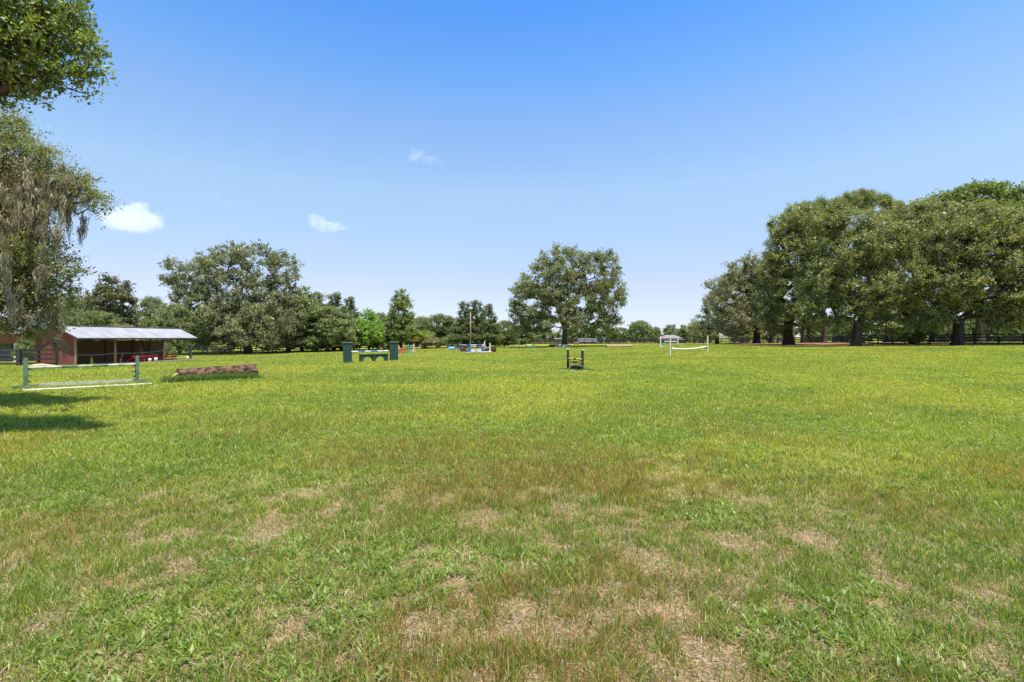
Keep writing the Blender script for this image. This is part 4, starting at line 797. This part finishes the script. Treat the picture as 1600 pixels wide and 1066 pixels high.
for p, s, lb in ((A, 1, 'worn green jump standard nearest the left edge, with three black cups'), (B, -1, 'worn green jump standard right of the shed opening, chalky feet')):
    standard(lb, p.x, p.y, 1.2, GREENL, ang, (0.27, 0.50, 0.74), 0.12, 0.8, GREENL, GJ, side=s, cross=True, fh=0.12)
zA = h1(A.x, A.y); zB = h1(B.x, B.y); dv = (B - A).normalized()
pole('faded green rail resting in the top cups of the worn green jump', A + dv * 0.07 + Vector((0, 0, zA + 0.81)), B - dv * 0.07 + Vector((0, 0, zB + 0.81)), 0.05, [PALEG, PALEG, GREENL, PALEG, GREENL, PALEG, PALEG])
sdv = Vector((dv.y, -dv.x, 0))
q = MB().bar(A + dv * 0.35 + sdv * 0.13 + Vector((0, 0, zA + 0.12)), B - dv * 0.2 + sdv * 0.13 + Vector((0, 0, zB + 0.10)), 0.09, 0.12).build('ground_board', PALEG); tag(q, 'thick faded board lying between the feet of the worn green jump', 'board')
pole('thin white ground pole lying in the grass in front of the worn green jump', Vector((-18.05, 17.95, h1(-18, 18) + 0.05)), Vector((-15.25, 20.6, h1(-15, 20.6) + 0.05)), 0.045, [PALEG])
# fallen log
def log(name, label, p0, p1, r0, r1, seed, bark, cut, rough=0.12, n=28, segs=40, cutangle=0.3, stub=False):
    rs = np.random.RandomState(seed); p0 = np.array(p0, float); p1 = np.array(p1, float); o = empty(name, tuple(p0), 0, label, 'log'); d = p1 - p0; L = np.linalg.norm(d); d /= L
    s = np.cross(d, [0, 0, 1.0]); s /= np.linalg.norm(s); u = np.cross(s, d); V = []
    for i in range(segs + 1):
        t = i / segs; r = r0 + (r1 - r0) * t; 
        for k in range(n):
            a = 2 * math.pi * k / n; rr = r * (1 + rough * (vnoise(t * L * 3.2 + seed, a * 2.0, 3) - 0.5) * 2 + rough * 0.8 * (vnoise(t * L * 9, a * 5.5, 4) - 0.5) * 2)
            end = (cutangle * r * math.cos(a) if i == 0 else 0) + (0.25 * (vnoise(a * 2.2, seed, 9) - 0.5) if i == segs else 0)
            V.append(d * (t * L + end) + (s * math.cos(a) + u * math.sin(a)) * rr)
    V = np.array(V); Fq = [(i * n + k, i * n + (k + 1) % n, (i + 1) * n + (k + 1) % n, (i + 1) * n + k) for i in range(segs) for k in range(n)]
    MB().add(V, [f[::-1] for f in Fq], True).build('bark', bark, o)
    for i, off in ((0, -0.012), (segs, 0.0)):
        c = V[i * n:(i + 1) * n].mean(0); ring = c + (V[i * n:(i + 1) * n] - c) * 0.985 + d * off; mid = c + (ring - c) * 0.55 + d * (0.03 if i == 0 else -0.08)
        vs = list(ring) + list(mid) + [c + d * (0.035 if i == 0 else -0.1)]
        fs = [(k, (k + 1) % n, n + (k + 1) % n, n + k) for k in range(n)] + [(n + k, n + (k + 1) % n, 2 * n) for k in range(n)]
        MB().add(vs, fs if i == 0 else [f[::-1] for f in fs]).build('cut_end', cut, o)
    if stub: MB().tube([(0.05, -r0 * 0.4, r0 * 0.25), (-0.02, -r0 - 0.1, -r0 * 0.25), (-0.05, -r0 - 0.22, -r0 * 0.9)], [0.06, 0.045, 0.03], 8).build('branch_stub', LOGC, o)
    return o
lz = h1(-15, 22)
log('fallen_log', 'large fallen log with rough bark, pale cut left end, grass along its foot', (-15.25, 22.2, lz + 0.30), (-12.75, 24.2, lz + 0.37), 0.28, 0.33, 3, LOGB, LOGC, stub=True)
np.random.seed(12)
def tufts(name, label, pts, n, ln, sp, c1, c2, cat='grass tufts'):
    k = np.random.randint(0, len(pts), n); P = np.array(pts)[k] + np.random.randn(n, 2) * sp; t = np.random.rand(n)
    pos = np.stack([P[:, 0], P[:, 1], H(P[:, 0], P[:, 1]) - 0.01], 1)
    o = merge_blades(name, [blade_arrays(pos, np.random.rand(n) * 6.28, ln * (0.4 + 0.8 * np.random.rand(n)), 0.02 * (0.5 + np.random.rand(n)), np.abs(np.random.randn(n)) * 0.4 + 0.1, lerp(c1, c2, t), lerp(c1, c2, t) * 1.2)], BLADE)
    tag(o, label, cat, kind='stuff')
tufts('tall_grass', 'uncut taller grass growing along the foot of the big log', [(-15.35 + 2.6 * t + 0.14, 21.95 + 2.0 * t - 0.2) for t in np.linspace(-0.04, 1.04, 60)] + [(-15.6, 22.1)] * 5, 6500, 0.38, 0.12, (0.08, 0.15, 0.03), (0.19, 0.26, 0.07))
# green pillar and arch jump
def pillar(label, px, D, rz):
    x = GX(px, D); o = empty('jump_pillar', (x, D, h1(x, D)), rz, label, 'pillar', 'green pillars of the arch jump')
    MB().box((0, 0, 0.84), (0.68, 0.52, 1.62)).build('body', GREENP, o, bevel=0.01); MB().box((0, 0, 1.685), (0.78, 0.62, 0.07)).build('cap', mat('grey_green_cap', (0.16, 0.22, 0.20)), o, bevel=0.01)
    MB().box((0, 0, 0.03), (0.74, 0.58, 0.06)).build('base', GREENP, o)
pillar('dark green box pillar at the left end of the arch jump', 543, 40, 0.35); pillar('dark green box pillar at the right end of the arch jump', 615.5, 43, 0.35)
def arch_panel():
    pa = Vector((GX(562, 41), 41, 0)); pb = Vector((GX(605.5, 42.6), 42.6, 0)); Lw = (pb - pa).length; rz = math.atan2(pb.y - pa.y, pb.x - pa.x)
    pts = []; hh = 0.62; r = 0.42; cx = [Lw * 0.27, Lw * 0.73]; r = Lw * 0.185
    bot = [(0.0, 0)]
    for c in cx: bot += [(c - r, 0)] + [(c - r * math.cos(math.pi * k / 14), 0.46 * math.sin(math.pi * k / 14)) for k in range(1, 14)] + [(c + r, 0)]
    bot += [(Lw, 0)]; n = len(bot)
    V = [(x, y, z) for y in (-0.12, 0.12) for x, z in bot] + [(x, y, hh) for y in (-0.12, 0.12) for x, z in bot]
    Fs = []
    for k in range(n - 1):
        a, b = k, k + 1; Fs += [(a, b, 2 * n + b, 2 * n + a), (n + b, n + a, 3 * n + a, 3 * n + b), (a, n + a, n + b, b), (2 * n + a, 2 * n + b, 3 * n + b, 3 * n + a)]
    Fs += [(0, 2 * n, 3 * n, n), (n - 1, 2 * n - 1, 4 * n - 1, 3 * n - 1)]
    o = empty('arch_panel', (pa.x, pa.y, h1(pa.x, 41.5) + 0.01), rz, 'low dark green wall with two arched openings between the pillars', 'jump wall')
    MB().add(V, Fs).build('panel', GREENP, o)
    MB().box((Lw / 2, 0, hh + 0.025), (Lw + 0.08, 0.34, 0.045)).build('coping', GREENP, o)
arch_panel()
xa, xb = GX(550, 40), GX(609, 43)
pole('striped white and navy pole spanning the two dark green pillars', (xa, 39.85, h1(xa, 40) + 0.94), (xb, 42.85, h1(xb, 43) + 0.92), 0.055, [WHITEP, BLUEP, WHITEP, BLUEP, WHITEP, WHITEP])
# black and yellow jump
D = 31.6; xl, xr = GX(887.5, D), GX(910, D - 1.2)
standard('slim black jump post with white top, left of the yellow striped rails', xl, D, 1.3, BLACKW, 0.12, (0.62, 0.45), 0.13, 0.5, BLACKW, 'posts of the black and yellow jump', capm=WHITEP, cross=True, fh=0.05, name='jump_post')
standard('thick black jump post with white top, right of the yellow striped rails', xr, D - 1.2, 1.28, BLACKW, 0.12, (0.62, 0.45), 0.15, 0.5, BLACKW, 'posts of the black and yellow jump', side=-1, capm=WHITEP, cross=True, fh=0.05, name='jump_post')
for z, lb, r in ((0.70, 'upper yellow and black striped rail of the small black jump', 0.06), (0.50, 'lower yellow and black striped rail of the small black jump', 0.055)):
    pole(lb, (xl + 0.06, D - 0.1, h1(xl, D) + z), (xr - 0.06, D - 1.28, h1(xr, D) + z + 0.01), r, [YELP, YELP, BLACKW, YELP, YELP] if z > 0.6 else [YELP, YELP, BLACKW, BLACKW, YELP, YELP])
tb = empty('tyre_bundle', ((xl + xr) / 2 + 0.02, D - 0.9, h1(xl, D)), 0, 'dark box filler sunk in weeds under the yellow striped rails', 'jump filler')
MB().box((0, 0.1, 0.16), (0.72, 0.3, 0.26), rz=-0.9).build('body', RUBBER, tb, bevel=0.05)
MB().bar((-0.1, 0.0, 0.33), (0.36, -0.5, 0.28), 0.06, 0.08).build('rail', WOOD_GR, tb)
tufts('weed_patch', 'weedy grass tufts and clippings around the black jump posts', [(xl - 0.5 + 1.8 * t, D - 0.3 - 1.2 * t) for t in np.linspace(0, 1, 20)], 1300, 0.16, 0.22, (0.06, 0.11, 0.04), (0.17, 0.22, 0.08))
for k, (px, Dd) in enumerate(((880, 30.6), (895, 29.6), (915, 29.8))):
    x = GX(px, Dd); q = MB().box((0, 0, 0.03), (0.42, 0.12, 0.035)).box((0.03, 0.11, 0.034), (0.34, 0.04, 0.03)).build('wood_offcut', PALEG); q.location = (x, Dd, h1(x, Dd)); q.rotation_euler = (0, 0, 0.3 * k - 0.2)
    tag(q, ('pale flat board in the grass left of the black jump', 'pale flat board in the grass in front of the black jump', 'pale flat board in the grass right of the black jump')[k], 'board', 'boards around the black jump')
# cream post jump in front, right of centre
p0 = (GX(1047, 47.5), 47.5); p1 = (GX(1105.5, 52), 52)
zz0, zz1 = h1(*p0), h1(*p1)
standard('tall cream jump post nearest the small house, left of the sagging rail', p0[0], p0[1], 1.95, CREAM, 0.3, (0.72, 0.9), 0.11, 0.9, BLACKG, 'cream posts of the sagging rail jump', fh=0.05)
standard('tall cream jump post at the right end of the sagging rail', p1[0], p1[1], 1.92, CREAM, 0.3, (0.62, 0.85), 0.12, 0.9, BLACKG, 'cream posts of the sagging rail jump', side=-1, fh=0.05)
pole('long cream rail sagging between the two tall cream posts', (p0[0] + 0.12, p0[1], zz0 + 0.80), (p1[0] - 0.1, p1[1], zz1 + 0.75), 0.085, [CREAM], sag=0.15)
q = MB().box((0, 0, 0.03), (0.5, 0.14, 0.04)).box((0.02, 0.12, 0.025), (0.4, 0.05, 0.04)).build('wood_offcut', PALEG); q.location = (GX(1062, 47), 47, h1(GX(1062, 47), 47)); tag(q, 'pale flat board in the grass right of the tall cream left post', 'board')
# white jump behind it
D = 76
standard('white jump post leftmost of the far white jump before the small house', GX(1032, D), D, 1.72, WHITEP, 0, (0.7,), 0.16, 0.4, WHITEP, 'posts of the far white jump', fh=0.06)
standard('white jump post behind the sagging rail jump, rightmost of the far white jump', GX(1059, D + 8), D + 8, 1.75, WHITEP, 0, (0.7,), 0.15, 0.5, AQUA, 'posts of the far white jump', side=-1, fh=0.3)
standard('small aqua and white standard beside the leftmost far white post', GX(1037.5, D + 4), D + 4, 0.75, AQUA, 0, (0.6,), 0.14, 0.6, WHITEP, 'aqua standards of the far white jump', fh=0.14)
standard('small aqua and dark standard at the right end of the far white rail', GX(1057, D + 2), D + 2, 0.95, AQUA, 0, (0.6,), 0.16, 0.6, BLACKG, 'aqua standards of the far white jump', side=-1, fh=0.14)
pole('white rail of the far white jump before the small house', (GX(1038, D + 4), D + 4, h1(GX(1038, D + 4), D + 4) + 0.9), (GX(1057, D + 3), D + 3, h1(GX(1057, D + 3), D + 3) + 0.85), 0.07, [WHITEP])
# low log to the right of the oak
D = 80; xa, xb = GX(947, D), GX(990, D)
log('fallen_log', 'thin pale brown log lying flat right of the lone oak shadow', (xa, D, h1(xa, D) + 0.2), (xb, D + 1, h1(xb, D) + 0.2), 0.27, 0.22, 8, WOOD, WOOD_GR, rough=0.08, n=16, segs=24)
D = 100; xa, xb = GX(859, D), GX(872.5, D)
log('fallen_log', 'short dark log lying left of the lone oak trunk', (xa, D, h1(xa, D) + 0.2), (xb, D + .4, h1(xb, D) + 0.2), 0.24, 0.24, 9, BARK, WOOD_GR, rough=0.08, n=16, segs=16)
# ring of pale stones at the foot of the oak
D = 92; cx = GX(881, D)
for k in range(5):
    x = cx - 1.35 + k * 0.62; q = MB().box((0, 0, 0.24), (0.56, 0.4, 0.5 + 0.06 * (k % 2))).build('planter_block', STONE, None, bevel=0.05); q.location = (x, D + 0.25 * abs(k - 2), h1(x, D)); q.rotation_euler = (0, 0, 0.15 * (k - 2))
    tag(q, ('leftmost', 'second from the left', 'middle', 'second from the right', 'rightmost')[k] + ' pale block in the row at the foot of the lone oak', 'block', 'pale blocks at the foot of the lone oak')
# small jump left of the oak
D = 88; xa, xb = GX(822.5, D), GX(834.5, D)
standard('slim grey green standard, left one of the low jump left of the lone oak', xa, D, 1.25, GREENL, 0, (0.7,), 0.12, 0.6, AQUA, 'standards of the low jump left of the lone oak', fh=0.16)
standard('slim grey green standard, right one of the low jump left of the lone oak', xb, D, 0.75, GREENL, 0, (0.6,), 0.14, 0.6, AQUA, 'standards of the low jump left of the lone oak', side=-1, fh=0.16)
pole('white rail of the low jump left of the lone oak', (xa, D - .1, h1(xa, D) + 0.74), (xb, D - .1, h1(xb, D) + 0.72), 0.06, [WHITEP, WHITEP, GREENL])
q = MB().box((0, 0, 0.16), (0.9, 0.25, 0.22)).box((0, -0.02, 0.29), (1.0, 0.3, 0.04)).build('jump_box', AQUA); q.location = ((xa + xb) / 2, D - 0.2, h1(xa, D)); tag(q, 'pale aqua box under the rail of the low jump left of the lone oak', 'jump filler')
# small red jump right of the oak
D = 112; x = GX(900, D); o = empty('jump_gate', (x, D, h1(x, D)), 0, 'little red and pale gate jump right of the lone oak trunk', 'jump gate')
MB().box((-0.45, 0, 0.5), (0.12, 0.12, 1.0)).build('post', REDP, o); MB().box((0.6, 0, 0.4), (0.12, 0.12, 0.8)).build('post', REDP, o); MB().box((0.1, -0.08, 0.68), (1.2, 0.05, 0.12)).build('rail', PINKP, o); MB().box((0.1, -0.08, 0.3), (1.1, 0.05, 0.3)).build('board', CORAL, o)
# coral boxes and standards right of the green pillars
D = 72
def fjump(px, dd): x = GX(px, dd); return x, dd, h1(x, dd)
x, y, z = fjump(630, D); o = empty('jump_box', (x, y, z), 0, 'coral red slatted box jump right of the right green pillar', 'jump filler')
MB().box((0, 0, 0.42), (1.7, 0.3, 0.16)).box((0, 0, 0.62), (1.7, 0.3, 0.16)).build('slat', CORAL, o); MB().box((-0.3, 0, 0.15), (1.0, 0.5, 0.2)).build('base', CORAL, o); MB().box((-.7, 0, 0.27), (.1, .2, .5)).box((.7, 0, 0.27), (.1, .2, .5)).build('leg', CORAL, o)
x, y, z = fjump(640, D - 2); o = empty('jump_wing', (x, y, z), 0.2, 'aqua green slatted wing standard beside the coral box', 'jump wing')
MB().box((-0.16, 0, 0.7), (0.1, 0.1, 1.4)).build('post', AQUA, o); MB().box((0.16, 0, 0.62), (0.1, 0.1, 1.24)).build('post', AQUA, o); MB().box((0, 0.0, 0.12), (0.7, 0.16, 0.14)).build('foot', AQUA, o)
for k in range(4): MB().box((0, -0.06, 0.35 + 0.26 * k), (0.44, 0.03, 0.09)).build('slat', AQUA, o)
x, y, z = fjump(646, D); o = empty('jump_wing', (x, y, z), 0.1, 'pale pink leaning wing standard left of the green palm', 'jump wing')
MB().bar((-0.05, 0, 0), (0.05, 0, 1.35), 0.2, 0.12, up=(0, 1, 0)).build('post', PINKP, o); MB().bar((0.22, 0, 0), (0.12, 0, 0.7), 0.1, 0.1, up=(0, 1, 0)).build('brace', PINKP, o); MB().box((0.1, 0, 0.06), (1.0, 0.3, 0.1)).build('foot', WOOD, o)
pole('thin pale pole running right from the pink wing standard', (GX(647, D), D - .1, h1(GX(647, D), D) + 0.72), (GX(657, D + 4), D + 4, h1(GX(657, D), D) + 0.7), 0.05, [PINKP])
pole('pale pole between the right green pillar and the aqua wing', (GX(620, D), D - 3, h1(GX(620, D), D) + 0.75), (GX(638, D), D - 2.2, h1(GX(638, D), D) + 0.78), 0.05, [WHITEP, CORAL, WHITEP, CORAL, CORAL])
# blue barrel on its side
x, y, z = fjump(705.5, 82); o = empty('barrel', (x, y, z), 0, 'light blue barrel lying on its side right of the yellow weeds', 'barrel')
MB().tube([(-0.48, 0, 0.34), (-0.44, 0, 0.34), (0, 0, 0.34), (0.44, 0, 0.34), (0.48, 0, 0.34)], [0.28, 0.32, 0.34, 0.32, 0.28], 18).build('drum', SKYP, o)
for xx in (-0.2, 0.2): MB().tube([(xx - .02, 0, 0.34), (xx + .02, 0, 0.34)], 0.355, 18).build('hoop', BLUEP, o)
MB().bar((-0.62, -0.3, 0.05), (-0.62, 0.3, 0.05), 0.08, 0.1).bar((-0.62, 0, 0.05), (-0.62, 0, 0.55), 0.06, 0.06).build('cradle', WHITEP, o)
# blue and white jump cluster
BJ = 'posts of the blue and white jump cluster'
for px, Dd, hh, m, lb in ((718.5, 78, 1.25, BLUEP, 'dark blue jump post at the left end of the blue and white cluster'), (734.5, 72, 1.5, BLUEP, 'blue jump post in the middle of the cluster at the wooden pole'),
                          (757, 76, 1.55, WHITEP, 'white jump post at the right end of the striped upper rail'), (765.5, 70, 1.35, WHITEP, 'white and blue jump post beside the brush barrel')):
    x, y, z = fjump(px, Dd); standard(lb, x, y, hh, m, 0.2, (0.7, 0.95), 0.16, 0.7, m, BJ, fh=0.12, name='jump_post')
def P3(px, Dd, zz): x, y, z = fjump(px, Dd); return (x, y, z + zz)
pole('cream upper rail at the left of the blue and white cluster', P3(719, 78, 1.0), P3(734, 73, 0.98), 0.06, [CREAM, CREAM, CREAM, BLUEP])
pole('white and blue striped upper rail right of the middle blue post', P3(735, 72, 1.05), P3(757, 76, 1.0), 0.065, [WHITEP, WHITEP, BLUEP, BLUEP, WHITEP])
pole('second striped rail just under the white and blue upper rail', P3(735, 72, 0.82), P3(757, 76, 0.78), 0.06, [PINKP, WHITEP, BLUEP, BLUEP, PINKP])
pole('yellowish rail slanting up to the white post by the brush barrel', P3(751, 72, 0.25), P3(765, 71, 0.75), 0.05, [CREAM])
pole('pale ground rail in front of the brush at the right of the cluster', P3(751, 69, 0.06), P3(766, 69.5, 0.10), 0.06, [CREAM])
pole('pale rail slanting down left from the dark blue post', P3(722, 76, 0.5), P3(733, 71, 0.28), 0.05, [CREAM])
pole('pale aqua ground rail at the front left of the cluster', P3(727, 68, 0.06), P3(736, 68.5, 0.12), 0.05, [PALEG])
o = empty('jump_wall', P3(744, 70.5, 0), 0.05, 'low blue and white panelled box wall under the striped rails', 'jump wall')
for k, m in enumerate((BLUEP, WHITEP, PINKP, WHITEP, BLUEP)): MB().box((-0.96 + 0.48 * k, 0.004 * (k % 2), 0.26), (0.478, 0.28, 0.44 if k in (1, 3) else 0.5)).build('panel', m, o)
MB().box((0, -0.16, 0.03), (2.6, 0.12, 0.06)).build('base', SKYP, o)
def brushbox(label, px, Dd, L, hh, seed):
    rs = np.random.RandomState(seed); x, y, z = fjump(px, Dd); o = empty('brush_box', (x, y, z), 0.1, label, 'brush jump')
    MB().box((0, 0, hh * 0.3), (L, 0.4, hh * 0.6)).build('box', BLACKG, o); mb = MB()
    for k in range(160):
        xx = rs.uniform(-L / 2, L / 2); yy = rs.uniform(-0.18, 0.18); mb.bar((xx, yy, hh * 0.5), (xx + rs.uniform(-.1, .1), yy + rs.uniform(-.08, .08), hh * rs.uniform(0.8, 1.15)), 0.02, 0.02)
    mb.build('brush', BRUSH, o)
brushbox('dark brush box left of the blue and white box wall', 725.5, 73, 1.15, 0.55, 1); brushbox('dark brush box right of the blue and white box wall', 759, 72, 1.0, 0.6, 2)
brushbox('dark brush box behind the cream upper rail', 723, 82, 1.1, 0.9, 3)
x, y, z = fjump(771, 70.5); o = empty('brush_roll', (x, y, z), 0.0, 'round reddish brown brush roll at the right end of the blue and white cluster', 'brush jump')
rs = np.random.RandomState(4); mb = MB(); mb.tube([(-0.34, 0, 0.36), (-0.2, 0, 0.36), (0.2, 0, 0.36), (0.36, 0, 0.34)], [0.3, 0.36, 0.35, 0.26], 14)
mb.build('core', BRUSH, o); mb = MB()
for k in range(420):
    a = rs.uniform(0, 6.28); xx = rs.uniform(-0.36, 0.4); mb.bar((xx, 0.3 * math.cos(a), 0.36 + 0.3 * math.sin(a)), (xx + rs.uniform(-.12, .14), 0.44 * math.cos(a + .15), max(0.02, 0.36 + 0.42 * math.sin(a + .15))), 0.022, 0.022)
mb.build('twigs', BRUSH, o)
# wooden pole
def upole(label, px, Dd, top, r, m):
    x, y, z = fjump(px, Dd); hh = CAMZ + (HY - top) / F * Dd - z; o = empty('utility_pole', (x, y, z), 0, label, 'pole')
    MB().tube([(0, 0, 0), (0.02, 0, hh / 2), (0, 0, hh)], [r, r * 0.88, r * 0.75], 10).build('shaft', m, o); MB().tube([(0, 0, hh), (0, 0, hh + 0.06)], [r * 0.8, r * 0.5], 10).build('cap', STEEL, o)
upole('tall bare wooden pole rising behind the blue and white jumps', 735, 84, 488, 0.12, WOOD); upole('pale grey pole near the far fence left of the lone oak trunk', 855.5, 140, 517, 0.13, WOOD_GR)
# yellow weeds by the barrel
tufts('yellow_weeds', 'yellowish weed clumps in front of the blue barrel', [fjump(695, 78)[:2], fjump(712, 74)[:2], fjump(693, 80)[:2]], 2600, 0.30, 0.55, (0.30, 0.27, 0.04), (0.42, 0.38, 0.10), 'weeds')
# ------------------------------------------------------------------ clouds
def cloud(label, px, py, D, lobes, dens, seed, wisp=False):
    """lobes in photo pixels around (px,py): the cloud is a real volume high above the country"""
    x = GX(px, D); z = CAMZ + (HY - py) / F * D; k = D / F
    me = bpy.data.meshes.new('cloud'); mb = MB(); rx = max(abs(l[0]) + l[2] for l in lobes) * 1.15 * k; rz_ = max(abs(l[1]) + l[3] for l in lobes) * 1.2 * k; ry = max(l[3] for l in lobes) * 1.6 * k
    n1, n2 = 20, 12; V = [(rx * math.sin(math.pi * j / n2) * math.cos(2 * math.pi * i / n1), ry * math.sin(math.pi * j / n2) * math.sin(2 * math.pi * i / n1), rz_ * math.cos(math.pi * j / n2)) for j in range(n2 + 1) for i in range(n1)]
    mb.add(V, [(j * n1 + i, (j + 1) * n1 + i, (j + 1) * n1 + (i + 1) % n1, j * n1 + (i + 1) % n1) for j in range(n2) for i in range(n1)])
    m, t, o_ = newmat('cloud_vapour'); tc = t.nodes.new('ShaderNodeTexCoord')
    nz = noise_node(t, 1.0 / (k * (15 if not wisp else 16)), 5, tc.outputs['Object'], 0.6)
    add = t.nodes.new('ShaderNodeVectorMath'); add.operation = 'MULTIPLY_ADD'; t.links.new(nz.outputs['Color'], add.inputs[0]); add.inputs[1].default_value = (k * (30 if not wisp else 44),) * 3
    sub = t.nodes.new('ShaderNodeVectorMath'); sub.operation = 'SUBTRACT'; t.links.new(tc.outputs['Object'], sub.inputs[0]); sub.inputs[1].default_value = (k * (15 if not wisp else 22),) * 3; t.links.new(sub.outputs[0], add.inputs[2])
    acc = None
    for l in lobes:
        mp = t.nodes.new('ShaderNodeVectorMath'); mp.operation = 'SUBTRACT'; t.links.new(add.outputs[0], mp.inputs[0]); mp.inputs[1].default_value = (l[0] * k, 0, -l[1] * k)
        dv_ = t.nodes.new('ShaderNodeVectorMath'); dv_.operation = 'DIVIDE'; t.links.new(mp.outputs[0], dv_.inputs[0]); dv_.inputs[1].default_value = (l[2] * k, 0.8 * (l[2] + l[3]) / 2 * k, l[3] * k)
        ln = t.nodes.new('ShaderNodeVectorMath'); ln.operation = 'LENGTH'; t.links.new(dv_.outputs[0], ln.inputs[0])
        q = t.nodes.new('ShaderNodeMapRange'); q.interpolation_type = 'SMOOTHSTEP'; t.links.new(ln.outputs['Value'], q.inputs[0]); q.inputs[1].default_value = 1.15; q.inputs[2].default_value = 0.55 if not wisp else 0.3; q.inputs[3].default_value = 0; q.inputs[4].default_value = dens
        if acc is None: acc = q.outputs[0]
        else:
            s = t.nodes.new('ShaderNodeMath'); s.operation = 'MAXIMUM'; t.links.new(acc, s.inputs[0]); t.links.new(q.outputs[0], s.inputs[1]); acc = s.outputs[0]
    vs = t.nodes.new('ShaderNodeVolumeScatter'); vs.inputs['Color'].default_value = (0.74, 0.755, 1, 1); vs.inputs['Anisotropy'].default_value = 0.0
    t.links.new(acc, vs.inputs['Density']); t.links.new(vs.outputs[0], o_.inputs['Volume'])
    o = mb.build('cloud', m); o.location = (x, D, z); tag(o, label, 'cloud', 'small clouds'); return o
cloud('bright puffy white cloud at the left beside the mossy branch tips', 207, 341, 900, [(0, -2, 26, 21), (26, 4, 22, 17), (-26, 2, 26, 17), (8, -14, 18, 13), (-14, -12, 16, 12), (0, 12, 40, 12), (38, 10, 12, 9)], 0.026, 1)
cloud('small curved white cloud low in the sky left of centre', 510, 349, 1100, [(-18, -5, 15, 10), (0, 3, 18, 8), (18, 6, 20, 7)], 0.022, 2, True)
cloud('wispy double cloud high above the tall upright tree', 664, 246, 1100, [(-14, -3, 18, 8), (8, 2, 14, 5), (24, 8, 10, 7)], 0.012, 3, True)
cloud('very faint wisp between the puffy cloud and the curved cloud', 345, 313, 1100, [(-6, -4, 20, 10), (14, 8, 12, 8)], 0.0025, 4, True)
